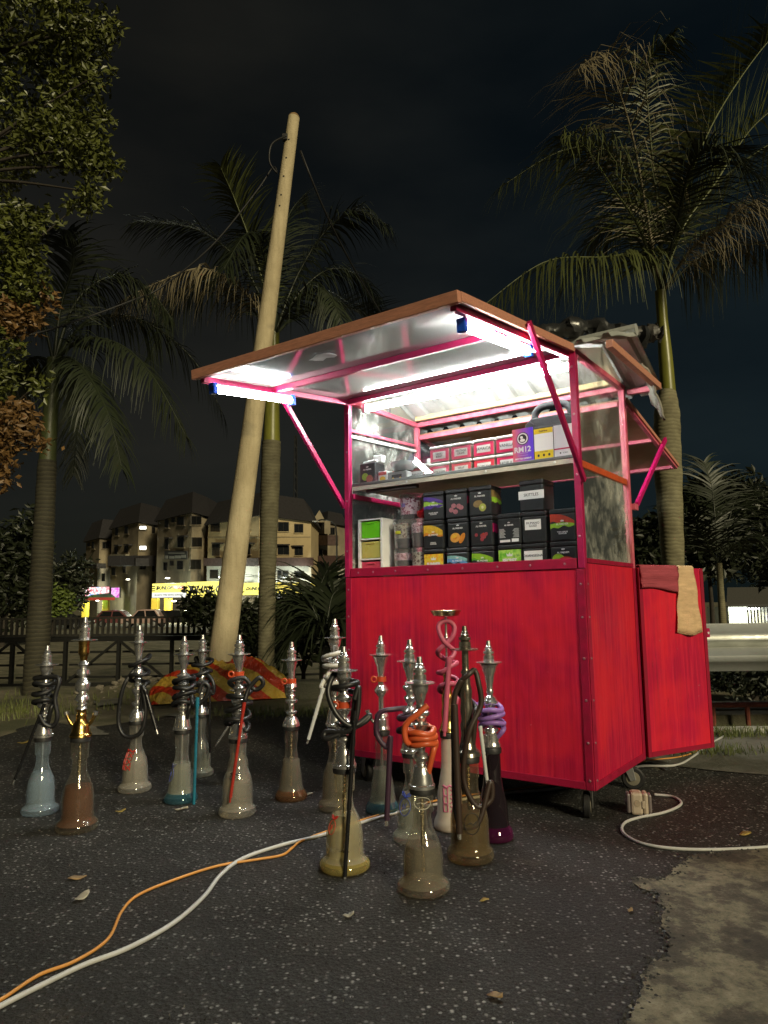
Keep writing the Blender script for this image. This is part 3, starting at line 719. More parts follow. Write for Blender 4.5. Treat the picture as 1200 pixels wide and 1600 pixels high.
# inner shelf and its lip
shelf = part('shelf', MB().box(.055, CW - .03, .03, .40, 1.405, 1.42), WOODSH)
MB().box(.030, CW - .03, .012, .029, 1.424, 1.438).build('shelf_lip', M('alu_strip', (.20, .21, .20), .35, .6, .3, 8), shelf, None, .002)
MB().box(.030, CW - .03, .014, .029, 1.402, 1.4235).build('shelf_edge', M('pale_board', (.58, .53, .42), .6, 0, .3, 10, .1, 60, stretch=(2, 10, 10)), shelf, None, .002)
MB().box(.10, .40, .035, .06, 1.386, 1.404).build('shelf_batten', M('dark_batten', (.05, .035, .03), .6), shelf, None, .002)
for u in (.36, .78, 1.10): MB().lathe([(0, .006), (.003, .004)], 8).build('screw', WHITE, shelf).matrix_local = Matrix.Translation((u, .012, 1.415)) @ Matrix.Rotation(math.pi / 2, 4, 'X')
gd = MB().prism([(.035, .004, 1.438), (.70, .004, 1.438), (.70, .020, 1.585), (.035, .020, 1.585)], (0, .004, 0)).build('shield', ACRC, shelf, fix=True)

# rolled tarpaulin and hanging cloth on the roof
TARP = M('black_sheet', (.030, .031, .032), .28, 0, .4, 9, .6, 18)
def lump(path, rad, seed, n=14):
    q = random.Random(seed); P = smooth_path(path, 7); mb = MB()
    mb.tube(P, [rad * (1 + .28 * math.sin(i * 1.1 + seed) + q.uniform(-.12, .12)) for i in range(len(P))], n)
    mb.v = [(x + q.uniform(-.009, .009), y + q.uniform(-.009, .009), z + q.uniform(-.009, .009)) for x, y, z in mb.v]; return mb
tg = thing('rolled_tarpaulin', 'crumpled black plastic sheet rolled up on the cart roof', 'tarpaulin', C(0, 0, 0), YAW)
lump([(.66, .20, 2.04), (.86, .24, 2.06), (1.04, .30, 2.09), (1.16, .38, 2.10), (1.26, .46, 2.07), (1.36, .54, 2.05)], .040, 2).build('sheet_roll', TARP, tg, 50)
lump([(1.28, .48, 2.06), (1.36, .55, 2.075), (1.42, .58, 2.065)], .036, 4).build('tube_end', M('grey_tube', (.06, .055, .05), .5, 0, .4, 12, .3), tg, 50)
cl = MB(); q = random.Random(9)
for j in range(11):
    for i in range(5):
        f = j / 10; cl.v.append((1.325 + .04 * i / 4 - .010 * f + q.uniform(-.004, .004), .50 + .28 * f + .012 * i, 1.97 - .16 * f - .020 * i + .012 * math.sin(i * 2 + j)))
for j in range(10):
    for i in range(4): a = j * 5 + i; cl.f.append((a, a + 1, a + 6, a + 5)); cl.m.append(0)
o = cl.build('hanging_cloth', M('grey_cloth', (.42, .40, .34), .8, 0, .3, 20, .5, 60), None, 179)
o.location = C(0, 0, 0); o.rotation_euler.z = YAW; o.modifiers.new('s', 'SOLIDIFY').thickness = .012
tag(o, 'pale grey cloth strip hanging off the roof corner of the cart', 'cloth')

# ------------------------------------------------------------------ fluorescent tubes
def tube_lamp(name, label, a, b, r=.016, m=None):
    a, b = Vector(a), Vector(b); t = thing(name, label, 'lamp', C(0, 0, 0), YAW)
    d = (b - a).normalized()
    MB().tube([a + d * .022, b - d * .022], r, 14).build('tube', m or LED, t, 40)
    for p, s_ in ((a, 1), (b, -1)):
        MB().bar(p, p + d * s_ * .022, .032, .046).build('end_cap', BLUE if 'blue' in label else WHITE, t, None, .004)
    MB().bar(a + d * .03 + Vector((0, 0, .016)), b - d * .03 + Vector((0, 0, .016)), .020, .006).build('batten', WHITE, t, None, .001)
    return t
ca, sa = math.cos(AT), math.sin(AT)
def awp(u, l, dz): return (u, -.008 - l * ca, ZT + .012 + l * sa + dz)
tube_lamp('tube_lamp', 'white tube lamp with blue ends on the left edge of the awning', awp(.055, .92, -.052), awp(.055, .44, -.052))
tube_lamp('tube_lamp', 'white tube lamp with blue ends on the right edge of the awning', awp(1.158, .86, -.048), awp(1.158, .33, -.048))
tube_lamp('tube_lamp', 'long bright tube lamp along the top of the lit shelves', (.06, .075, 1.832), (1.178, .075, 1.830), .016, LEDB)

# ------------------------------------------------------------------ goods on the counter and shelf
def placed(name, label, cat, u, v, z, rz=0, group=None): return thing(name, label, cat, C(u, v, z), YAW + rz, group)
def disc(mb, u, z, ru, rz, y, n=18, rot=0., mi=0, th=.0006):
    pts = []
    for k in range(n):
        a = 2 * math.pi * k / n; x, w = ru * math.cos(a), rz * math.sin(a)
        pts.append((u + x * math.cos(rot) - w * math.sin(rot), y, z + x * math.sin(rot) + w * math.cos(rot)))
    return mb.prism(pts, (0, -th, 0), mi)
def wave(z0, z1, tilt, y, wid, up=.5):
    n = 12; top = []; bot = []
    for k in range(n + 1):
        f = k / n; x = -wid + 2 * wid * f; arch = math.sin(math.pi * (f * .75 + .05)) * up * (z1 - z0)
        top.append((x, y, z1 + tilt * (f - .5) + arch - (z1 - z0) * .5 * f)); bot.append((x, y, z0 + tilt * (f - .5) + arch * .7 + .004 * math.sin(f * 14)))
    mb = MB()
    for k in range(n): mb.prism([top[k], bot[k], bot[k + 1], top[k + 1]], (0, -.0005, 0))
    return mb
def crown(par, x, z, s, y):
    mb = MB(); pts = [(-1, -.5), (1, -.5), (1.25, .6), (.5, .05), (0, .9), (-.5, .05), (-1.25, .6)]
    mb.prism([(x + a * s, y, z + b * s) for a, b in pts], (0, -.0005, 0)); mb.build('crown_emblem', PRINT, par)
TW, TH = .110, .1355
def tin_shell(t):
    MB().box(-TW / 2, TW / 2, 0, TW, .0, TH * .84).build('body', TINM, t, None, .006)
    MB().box(-TW / 2 - .002, TW / 2 + .002, -.002, TW + .002, TH * .835, TH - .0008).build('lid', BLACKP, t, None, .006)
def brand(t, z, s=1.):
    crown(t, 0, z + .014 * s, .006 * s, -.0012)
    text('AL FAKHER', .0105 * s, PRINT, t, (0, -.0016, z), bold=.0002)
def tin(u, row, kind, label, v=.055, z0=.9545, rz=0., **k):
    qq = random.Random(label); u += qq.uniform(-.0025, .0025); v += qq.uniform(-.006, .006); rz += R(qq.uniform(-2.2, 2.2))
    t = placed('tobacco_tin', label, 'tin', u, v, z0 + TH * row, rz, 'tobacco tins on the counter' if z0 < 1.2 else None)
    tin_shell(t); zt = TH * .84
    if kind == 'fruit':
        brand(t, .088)
        for i, (x, z, a, b, rot, c) in enumerate(k['art']):
            mb = MB(); disc(mb, x, z, a, b, -.001 - .0004 * i, rot=rot, th=.0008); mb.build('printed_fruit', c, t)
    elif kind == 'wave':
        for i, (z0_, z1_, tilt, c) in enumerate(k['art']): wave(z0_, z1_, tilt, -.0004 - .0007 * i, TW / 2 - .003).build('printed_stroke', c, t)
        brand(t, k.get('bz', .070))
        if k.get('txt'): text(k['txt'], .0078, PRINT, t, (0, -.0016, k.get('tz', .030)), bold=.0002)
    elif kind == 'full':
        MB().box(-TW / 2 + .003, TW / 2 - .003, -.0016, -.0001, .012, .112).build('label', k['lab'], t)
        crown(t, 0, .090, .012, -.002); text(k['txt'], .021, PRINT, t, (0, -.0026, .056), bold=.0012, xs=.92)
    elif kind == 'sticker':
        w, h, z, x = k['st']; MB().box(x - w / 2, x + w / 2, -.0016, -.0001, z - h / 2, z + h / 2).build('sticker', PAPER, t)
        text(k['txt'], k.get('ts', .014), INK, t, (x, -.002, z), xs=.95)
    elif kind == 'back':
        brand(t, .083, .8)
        for i in range(9): 
            wv = .022 + .01 * ((i * 7) % 3) / 3
            MB().box(-.046, -.046 + wv, -.0012, -.0001, .066 - i * .0045, .0676 - i * .0045).build('print_line', PRINT, t)
            MB().box(.046 - wv, .046, -.0012, -.0001, .066 - i * .0045, .0672 - i * .0045).build('print_line', PRINT, t)
        MB().box(-.044, .004, -.0012, -.0001, .010, .020).build('print_block', PRINT, t)
        MB().box(.012, .044, -.0012, -.0001, .010, .024).build('barcode_block', PAPER, t)
    if 'side' in k:                                    # strokes printed on the visible right side
        for i, (z0_, z1_, tilt, c) in enumerate(k['side']):
            o = wave(z0_, z1_, tilt, -.0004 - .0007 * i, TW / 2 - .004).build('printed_stroke', c, t)
            o.location = (TW / 2, TW / 2, 0); o.rotation_euler.z = math.pi / 2
    return t
Fc = lambda n, c: flat('print_' + n, c, .42, var=.35, vs=60)
lime, purple, yel, oran, kiwi, kiwd, kcore = Fc('lime', (.28, .55, .03)), Fc('purple', (.07, .02, .28)), Fc('yellow', (.75, .47, .03)), Fc('orange', (.72, .25, .02)), Fc('kiwi', (.45, .50, .08)), Fc('kiwi_skin', (.27, .18, .06)), Fc('kiwi_core', (.70, .66, .35))
pinkf, dred, redf, skyb, seab, green, peach = Fc('lychee', (.46, .17, .20)), Fc('cherry', (.35, .05, .06)), Fc('red', (.45, .045, .02)), Fc('sky', (.12, .32, .62)), Fc('sea', (.28, .55, .52)), Fc('green', (.10, .38, .03)), Fc('peach', (.75, .36, .07))
def multi(name, cs, sc):
    m, t, o = new_mat(name); n = noise(t, coords(t), sc, 4); bsdf(t, o, ramp(t, n, *[(.3 + .4 * i / (len(cs) - 1), c) for i, c in enumerate(cs)]), .4); return m
cu = [.4755, .6025, .727, .8615, .975, 1.1045]
tin(cu[0], 0, 'full', 'black tin with orange fruit label reading SUMMER DREAMS', lab=multi('summer_print', [(.55, .10, .02), (.75, .38, .03), (.72, .58, .05), (.45, .06, .02)], 38), txt='SUMMER\nDREAMS')
tin(cu[0], 1, 'wave', 'black tin with yellow orange brush stroke above the SUMMER DREAMS tin', art=[(.052, .086, -.012, oran), (.062, .10, -.018, yel)], bz=.066, txt='MANGO\nFLAVOUR', tz=.026)
tin(cu[0], 2, 'wave', 'black tin with purple and lime brush stroke, top left of the tins', art=[(.055, .080, -.01, lime), (.052, .068, .008, purple), (.080, .10, -.02, purple)], bz=.070, txt='BLACK GRAPE\nFLAVOUR', tz=.030)
tin(cu[1], 0, 'wave', 'black tin with blue brush stroke at the bottom of its stack', art=[(.070, .092, -.01, seab), (.060, .078, -.012, skyb)], bz=.30 - .225, txt='WHITE FLASH', tz=.045)
tin(cu[1], 1, 'fruit', 'black tin with a halved orange peach printed on it', art=[(-.014, .046, .026, .022, .2, peach), (.022, .042, .012, .026, -.5, oran), (-.014, .046, .010, .009, 0, oran), (-.018, .052, .016, .008, .3, yel)])
tin(cu[1], 2, 'fruit', 'black tin with five pale pink lychees printed on it', art=[(-.012, .056, .012, .011, 0, pinkf), (.014, .053, .012, .011, 0, pinkf), (-.024, .038, .012, .011, 0, pinkf), (.026, .046, .013, .011, 0, pinkf), (-.002, .028, .012, .011, 0, pinkf)], side=[(.05, .085, -.02, Fc('crimson', (.5, .02, .06)))])
tin(cu[2], 0, 'wave', 'black tin with lime green brush stroke at the bottom of its stack', art=[(.060, .092, -.018, green), (.070, .094, -.016, lime)], bz=.070)
tin(cu[2], 1, 'fruit', 'black tin with small red berries printed, below the kiwi tin', art=[(.004, .046, .009, .009, 0, dred), (.016, .040, .008, .008, 0, dred), (.004, .030, .009, .009, 0, dred), (.026, .052, .008, .008, 0, dred), (-.024, .050, .008, .008, 0, dred), (.012, .052, .006, .006, 0, redf)], side=[(.045, .085, -.02, Fc('magenta', (.42, .01, .10)))])
tin(cu[2], 2, 'fruit', 'black tin with a whole and a cut kiwi printed on it', art=[(-.010, .054, .023, .016, .2, kiwd), (.013, .036, .018, .019, 0, kiwd), (.013, .036, .016, .017, 0, kiwi), (.013, .036, .006, .007, 0, kcore)], side=[(.062, .10, -.02, kiwd), (.052, .076, -.006, lime)])
tin(cu[3], 0, 'full', 'black tin with bright green label reading SECRET GARDEN', lab=multi('garden_print', [(.02, .16, .02), (.14, .45, .03), (.40, .62, .12), (.05, .25, .05)], 30), txt='SECRET\nGARDEN')
tin(cu[3], 1, 'back', 'black tin turned with small print and barcode to the front')
tin(cu[4], 0, 'sticker', 'black tin with a handwritten white sticker, at the bottom of the SKITTLES stack', st=(.083, .042, .082, -.006), txt='DUANGEENA', ts=.015)
tin(cu[4], 1, 'sticker', 'black tin with a two line handwritten sticker, directly below the SKITTLES tin', st=(.072, .044, .078, -.004), txt='MUMANO\nGUSEI', ts=.014)
tin(cu[4], 2, 'sticker', 'black tin with a wide white sticker reading SKITTLES', st=(.118, .036, .070, 0), txt='SKITTLES', ts=.018)
tin(cu[5], 0, 'fruit', 'black tin with green and red apples beside the right post', art=[(-.022, .062, .026, .022, 0, lime), (.012, .050, .034, .022, 0, redf)])
tin(cu[5], 1, 'wave', 'black tin with red and lime brush stroke reading TWO APPLES', art=[(.066, .100, -.022, redf), (.052, .072, .004, lime)], bz=.070, txt='TWO APPLES\nFLAVOUR', tz=.034)
# white drawer unit
du = placed('drawer_unit', 'white three drawer plastic unit with green, yellow and pink fronts', 'drawers', .036, .05, .9545)
fr = MB()
for x in (0, .138): fr.box(x, x + .014, 0, .14, 0, .305)
fr.box(.0145, .1375, .13, .14, 0, .305)
for z in (0, .1, .2, .297): fr.box(.0145, .1375, .001, .129, z, z + .008)
fr.build('frame', WHITE, du, None, .002)
for z, nm, c in ((.01, 'pink', (.62, .07, .12)), (.11, 'yellow', (.50, .46, .12)), (.21, 'green', (.15, .60, .02))):
    d = MB().box(.017, .135, .008, .12, z, z + .082).build('drawer', flat('drawer_' + nm, c, .28, var=.15), du, None, .004)
    MB().box(.05, .10, .003, .0075, z + .070, z + .078).build('drawer_grip', MATS['drawer_' + nm], d, None, .001)
# ingredient tubs
def speck(name, base, dots, sc, dens):
    m, t, o = new_mat(name); v = coords(t); vo = N(t, 'ShaderNodeTexVoronoi'); vo.inputs['Scale'].default_value = sc; lk(t, v, vo.inputs['Vector'])
    sp = N(t, 'ShaderNodeSeparateColor'); lk(t, vo.outputs['Color'], sp.inputs[0])
    bsdf(t, o, mixc(t, ramp(t, sp.outputs[0], (dens, (0,) * 3), (dens + .05, (1,) * 3)), base, dots), .35, 0, (vo.outputs['Distance'], .5, .01), .3); return m
CLR = glass('clear_tub', (.96, .96, .96), (.7, .7, .7), .10, .05)
def tub(u, v, z, r, h, label, top, bot, split, lid=WHITE, sticker=None):
    t = placed('ingredient_tub', label, 'tub', u, v, z, 0, 'clear plastic tubs')
    MB().lathe([(0, r * .88), (.004, r * .9), (h * .93, r), (h * .93, r - .002), (.006, r * .88)], 22, cap=False).build('wall', CLR, t, 40)
    MB().lathe([(0.001, r * .86), (h * split, r * .90)], 22).build('syrup', bot, t, 40)
    MB().lathe([(h * split + .0005, r * .90), (h * .80, r * .955), (h * .86, r * .8)], 22).build('filling', top, t, 40)
    MB().lathe([(h * .93, r * 1.03), (h * .985, r * 1.03), (h * .995, r * .95)], 22).build('lid', lid, t, 40)
    if sticker:
        c, zz, hh, a = sticker; mb = MB(); st = [(-.9 + i * .18) for i in range(int(a))]
        for i in range(len(st) - 1):
            rr = r * .985 + .0012
            P = [(rr * math.sin(s_ * .55 + .1), -rr * math.cos(s_ * .55 + .1)) for s_ in (st[i], st[i + 1])]
            mb.add([(P[0][0], P[0][1], zz), (P[1][0], P[1][1], zz), (P[1][0], P[1][1], zz + hh), (P[0][0], P[0][1], zz + hh)], [(0, 1, 2, 3)])
        mb.build('sticker', c, t)
dk = M('dark_syrup', (.020, .007, .010), .15); dkb = M('brown_syrup', (.06, .02, .022), .2)
pkm, pkl, wht, gry = speck('pink_mix', (.86, .60, .66), (.34, .05, .10), 150, .62), speck('mauve_mix', (.78, .48, .55), (.36, .12, .17), 150, .6), speck('oat_mix', (.40, .36, .28), (.10, .05, .03), 140, .6), speck('white_mix', (.84, .78, .62), (.22, .09, .10), 140, .6)
vst, yst = flat('violet_sticker', (.28, .20, .50)), flat('lemon_sticker', (.62, .62, .03))
tub(.265, .135, .9545, .058, .150, 'clear tub of dark berries with violet sticker at the bottom beside the drawers', pkl, dk, .62, CLR, (vst, .035, .024, 8))
tub(.265, .135, 1.1055, .058, .142, 'clear tub with a lemon yellow sticker, middle of the stack by the drawers', wht, dk, .34, CLR, (yst, .070, .015, 7))
tub(.290, .160, 1.249, .060, .128, 'clear tub of pink pieces on top of the tub stack', pkm, dk, .18, CLR, (vst, .060, .018, 5))
tub(.372, .115, .9545, .050, .150, 'clear tub of pale oat mix at the bottom, left of the SUMMER DREAMS tin', wht, dk, .20, CLR)
tub(.372, .115, 1.1055, .050, .138, 'clear tub of mauve pulp with dark red base under the red bowl', pkl, dkb, .50, CLR)
rb = placed('red_bowl', 'small shiny red lidded bowl on top of the mauve tub', 'bowl', .388, .115, 1.246)
MB().lathe([(0, .020), (.006, .030), (.018, .036), (.024, .036)], 20).build('bowl', flat('red_gloss', (.40, .01, .015), .15), rb, 50)
MB().lathe([(.0245, .037), (.032, .034), (.042, .020), (.046, .006), (.052, .006), (.056, .003)], 20).build('lid', MATS['red_gloss'], rb, 50)
# top shelf: labelled boxes
PINKL, REDL = flat('pink_label', (.72, .012, .11), .4, var=.12), flat('coral_label', (.62, .02, .05), .4, var=.12)
SHZ = 1.4205
def sbox(u, row, txt, label, lc, w=.104, h=.078, v=.085, ts=.017, xs=.9):
    t = placed('spice_box', label, 'box', u, v, SHZ + row * .0815, 0, 'labelled plastic boxes')
    b = MB(); b.box(-w / 2, w / 2, .002, .12, 0, h * .84); b.build('box', flat('translucent_box', (.40, .33, .28), .3, var=.35, vs=40), t, None, .006)
    MB().box(-w / 2 - .003, w / 2 + .003, -.002, .123, h * .845, h).build('lid', WHITE, t, None, .004)
    MB().box(-w / 2 + .002, w / 2 - .002, -.0005, .0015, .003, h * .80).build('label', lc, t)
    MB().box(-w * .33, w * .33, -.0016, -.0007, h * .20, h * .64).build('name_slip', PAPER, t)
    text(txt, ts, INK, t, (0, -.002, h * .42), xs=xs)
bu = (.500, .617, .735, .850)
sbox(bu[0], 0, 'STRAWB', 'pink box lower row, left end of the labelled shelf boxes', PINKL)
sbox(bu[0], 1, 'MIXED\nBERRY', 'pink box upper row, left end of the labelled shelf boxes', PINKL, ts=.014)
sbox(bu[1], 0, 'SIRAP\nBANDUNG', 'box with two line slip reading SIRAP BANDUNG on the shelf', REDL, ts=.015)
sbox(bu[1], 1, 'VINTAGE\nGRAPE', 'pink box with two line slip reading VINTAGE GRAPE on the shelf', PINKL, ts=.015)
sbox(bu[2], 0, 'TROPICANA', 'pink labelled box with a slip reading TROPICANA on the shelf', REDL, ts=.0145)
sbox(bu[2], 1, 'JAMAiCA', 'pink labelled box with a slip reading JAMAICA on the shelf', PINKL, ts=.020)
sbox(bu[3], 0, 'REDBULL', 'pink labelled box with a slip reading REDBULL on the shelf', PINKL, ts=.020)
sbox(bu[3], 1, 'VANiLLA', 'pink labelled box with a slip reading VANILLA on the shelf', PINKL, ts=.020)
sbox(.368, 0, 'MANGO', 'wine red labelled box left of the pink shelf boxes', flat('wine_label', (.24, .02, .03)), w=.11, h=.085, v=.09, ts=.02)
# tin and clear boxes at the left end
t = placed('apple_tin', 'black tin with green and red apple at the left end of the shelf', 'tin', .092, .06, SHZ)
MB().box(-.05, .05, 0, .085, 0, .125).build('body', TINM, t, None, .006); crown(t, 0, .104, .006, -.0012); text('AL FAKHER', .010, PRINT, t, (0, -.0016, .091), bold=.0002)
for x, z, a, c in ((-.014, .055, .020, lime), (.014, .042, .021, Fc('apple', (.45, .14, .10)))):
    mb = MB(); disc(mb, x, z, a, a * .95, -.001 - (.0008 if x > 0 else 0)); mb.build('printed_fruit', c, t)
t = placed('tissue_wad', 'white crumpled paper lying on the apple tin', 'paper', .10, .06, SHZ + .125)
q = random.Random(4)
for k, (x, y, w, h) in enumerate(((-.045, .02, .035, .012), (-.02, .012, .055, .016), (.008, .030, .05, .040))):
    mb = MB(); mb.box(x, x + w, y, y + .04, .001 + k * .001, .001 + h); mb.v = [(a + q.uniform(-.004, .004), b + q.uniform(-.004, .004), max(.0006, c + q.uniform(-.003, .003))) for a, b, c in mb.v]
    mb.build('paper_fold', PAPER, t, None, .004)
t = placed('carton', 'small red, white and yellow carton beside the apple tin', 'carton', .175, .075, SHZ)
MB().box(-.026, .026, 0, .05, 0, .075).build('body', PAPER, t, None, .002); MB().box(-.024, .024, -.001, -.0001, .055, .073).build('red_band', redf, t)
mb = MB(); disc(mb, 0, .035, .018, .014, -.0002); mb.build('printed_fruit', yel, t)
t = placed('juice_box', 'narrow red and white box behind the clear boxes', 'carton', .225, .09, SHZ)
MB().box(-.018, .018, 0, .04, 0, .07).build('body', flat('juice_red', (.55, .05, .06)), t, None, .002); MB().box(-.018, -.002, -.001, -.0001, 0, .07).build('white_band', PAPER, t)
t = placed('clear_box', 'clear plastic box with dark label and two yellow dots', 'box', .282, .045, SHZ)
mb = MB(); mb.box(-.058, .058, 0, .10, 0, .058); mb.build('box', glass('frost_box', (.85, .87, .88), (.6, .62, .62), .42, .08), t, None, .006)
MB().box(-.030, .028, -.0012, -.0001, .006, .042).build('label', INK, t)
for x in (-.022, .021):
    mb = MB(); disc(mb, x, .022, .006, .007, -.0014); mb.build('yellow_dot', yel, t)
t = placed('round_tub', 'round clear tub of dark shreds on the clear boxes', 'tub', .295, .10, SHZ + .0605)
MB().lathe([(0, .055), (.03, .07), (.045, .072), (.045, .068), (.03, .066)], 24, cap=False).build('tub_wall', MATS['frost_box'], t, 50)
MB().lathe([(0.001, .052), (.028, .060), (.04, .03), (.042, .002)], 20).build('contents', M('dark_shreds', (.07, .06, .055), .8, 0, .6, 60, .8, 90), t, 50)
t = placed('salad_box', 'clear lidded box with green leaves behind the pink boxes', 'box', .415, .20, SHZ)
MB().box(-.06, .06, 0, .1, 0, .135).build('box', MATS['frost_box'], t, None, .006)
MB().box(-.052, .052, .004, .094, .09, .128).build('leaf_filling', speck('mint_mix', (.30, .42, .25), (.55, .60, .50), 70, .55), t, None, .006)
# signs on the shelf
t = placed('price_sign', 'pink to violet price card reading RM12', 'sign', .945, .046, SHZ + .018, 0)
m, tt, oo = new_mat('violet_gradient'); sx = N(tt, 'ShaderNodeSeparateXYZ'); lk(tt, coords(tt), sx.inputs[0])
ad_ = N(tt, 'ShaderNodeMath', operation='MULTIPLY_ADD'); lk(tt, sx.outputs[0], ad_.inputs[0]); ad_.inputs[1].default_value = 10.; ad_.inputs[2].default_value = .5
bsdf(tt, oo, ramp(tt, ad_.outputs[0], (.1, (.62, .13, .18)), (.5, (.30, .08, .42)), (.9, (.10, .05, .62))), .3)
MB().box(-.048, .048, 0, .003, 0, .150).build('card', m, t)
mb = MB(); disc(mb, 0, .105, .028, .028, -.0002, 28); mb.build('badge_ring', INK, t)
mb = MB(); disc(mb, 0, .105, .0245, .0245, -.0010, 28); mb.build('badge_face', PAPER, t)
mb = MB(); disc(mb, 0, .105, .019, .019, -.0018, 24); mb.build('badge_core', INK, t)
mb = MB(); disc(mb, 0, .097, .012, .007, -.0026, 16); disc(mb, -.004, .110, .007, .006, -.0026, 12); mb.build('badge_mark', PAPER, t)
text('RM12', .033, PRINT, t, (-.002, -.001, .056), bold=.0008)
fr = MB(); fr.box(-.026, .022, -.0012, -.0002, .030, .0315); fr.box(-.026, .022, -.0012, -.0002, .040, .0415); fr.build('outline_box', flat('lilac_line', (.55, .35, .75)), t)
text('BUY YOU DESERVE', .0088, PRINT, t, (0, -.001, .017), bold=.0003)
t = placed('payment_card', 'yellow and white payment card beside the price card', 'sign', 1.040, .046, SHZ + .022)
MB().box(-.042, .042, 0, .003, 0, .132).build('card', PAPER, t)
MB().box(-.042, .042, -.001, -.0001, .110, .132).build('yellow_band', flat('card_yellow', (.75, .55, .01)), t); MB().box(-.042, .042, -.001, -.0001, 0, .036).build('yellow_band', MATS['card_yellow'], t)
text('DuitNow', .010, INK, t, (0, -.0014, .121), bold=.0003); text('SCAN HERE', .007, INK, t, (0, -.0014, .030))
for x in (-.024, 0, .024):
    mb = MB(); disc(mb, x, .016, .005, .006, -.0012, 10); mb.build('small_mark', INK, t)
t = placed('white_card', 'white card with a crimson stripe behind the awning strut', 'sign', 1.128, .046, SHZ + .022)
MB().box(-.042, .042, 0, .003, 0, .135).build('card', PAPER, t); MB().box(-.042, .042, -.001, -.0001, .030, .036).build('stripe', flat('card_crimson', (.55, .03, .10)), t)
mb = MB(); mb.box(-.018, -.012, -.0012, -.0001, .012, .018); mb.build('small_mark', INK, t)
text('SCAN', .008, INK, t, (.006, -.0014, .015))
# toolbox speaker
t = placed('tool_case', 'black tool case with a big top handle behind the payment cards', 'case', 1.040, .115, SHZ)
DG = M('charcoal_plastic', (.018, .020, .021), .8, 0, .3, 30, .2, 120, spec=.15)
MB().prism([(-.105, 0, 0), (.105, 0, 0), (.105, 0, .205), (.085, 0, .225), (-.085, 0, .225), (-.105, 0, .205)], (0, .09, 0)).build('body', DG, t, None, .006)
MB().box(-.075, .075, -.006, -.0005, .03, .18).build('front_plate', DG, t, None, .004)
for x in (-.088, .088):
    MB().prism([(x - .02, -.008, .165), (x + .02, -.008, .165), (x + .02, -.008, .195), (x, -.008, .212), (x - .02, -.008, .195)], (0, .0075, 0)).build('corner_guard', DG, t, None, .002)
MB().tube(smooth_path([(-.082, .045, .215), (-.082, .045, .25), (-.055, .045, .278), (0, .045, .282), (.055, .045, .278), (.082, .045, .25), (.082, .045, .215)], 5), .017, 10).build('handle', DG, t, 40)

# ------------------------------------------------------------------ towels over the door
def towel(label, s0, s1, front, back, m, seed, wob=.0):
    q = random.Random(seed); mb = MB(); zt = ZC - .006; n1, nw = 12, 14
    prof = []
    for k in range(n1 + 1): prof.append((-.014 - .003 * math.sin(k), zt - front * (1 - k / n1)))
    prof += [(-.006, zt + .007), (.006, zt + .007)]
    for k in range(n1 + 1): prof.append((.014, zt - back * (k / n1)))
    for i in range(nw + 1):
        f = i / nw; s_ = s0 + (s1 - s0) * f
        for j, (y, z) in enumerate(prof):
            hang = max(0, zt - z)
            mb.v.append((s_ + wob * hang * (f - .5) + q.uniform(-.0015, .0015), y - (.004 + .006 * math.sin(f * 9 + seed) * hang / .2 if y < 0 else -.003), z + (.014 * math.sin(f * 3.1 + seed) if j < 3 else 0)))
    L = len(prof)
    for i in range(nw):
        for j in range(L - 1): a = i * L + j; mb.f.append((a, a + L, a + L + 1, a + 1)); mb.m.append(0)
    o = mb.build('towel', m, None, 179); sd = o.modifiers.new('s', 'SOLIDIFY'); sd.thickness = .005; sd.offset = 1 if False else 0
    o.location = C(CW + .006, CD + .012, 0); o.rotation_euler.z = YAW + da
    return tag(o, label, 'towel', 'towels over the cart door')
def terry(name, c, rib=26):
    m, t, o = new_mat(name); v = coords(t); n = noise(t, v, 160, 3, .7); w = noise(t, coords(t, (6, 6, rib)), 2, 4)
    bsdf(t, o, ramp(t, w, (.3, tuple(x * .72 for x in c)), (.7, c)), .95, 0, (n, 1., .006), 0, .1); return m
towel('maroon ribbed towel folded over the top of the open door', .005, .262, .112, .12, terry('maroon_terry', (.45, .09, .12), 80), 1)
towel('tan towel hanging long at the outer corner of the open door', .268, .375, .315, .10, terry('tan_terry', (.82, .57, .34)), 3, .25)
# overlapping upper part of the maroon towel comes first, tan sits beside it

# ================================================================== HOOKAHS
HOSE = {'black': M('hose_black', (.013, .013, .014), .42), 'white': M('hose_white', (.62, .60, .56), .4), 'orange': M('hose_orange', (.62, .11, .035), .38),
        'purple': M('hose_purple', (.30, .16, .50), .4), 'pink': M('hose_pink', (.52, .10, .17), .42), 'brown': M('hose_brown', (.040, .024, .018), .45), 'plum': M('hose_plum', (.045, .018, .04), .45)}
STICK = {'black': M('stick_black', (.01, .01, .011), .25), 'red': M('stick_red', (.36, .03, .02), .25), 'blue': M('stick_blue', (.02, .16, .24), .25), 'clear': M('stick_clear', (.55, .56, .55), .12, 0, .1), 'brown': HOSE['brown'], 'silver': CHROME, 'plum': HOSE['plum'], 'pink': HOSE['pink']}
CLIP = M('clip_orange', (.55, .07, .02), .4)
def hose_mesh(path, r=.0100):
    P = smooth_path(path, 7); Q = [P[0]]; step = .0032
    acc = 0                                           # resample evenly so the ribs are regular
    for i in range(1, len(P)):
        a, b = P[i - 1], P[i]; L = (b - a).length
        while acc + L >= step:
            a = a.lerp(b, (step - acc) / L); L = (b - a).length; acc = 0; Q.append(a.copy())
        acc += L
    return MB().tube(Q, [r * (1.0 if i % 2 else .86) for i in range(len(Q))], 9)
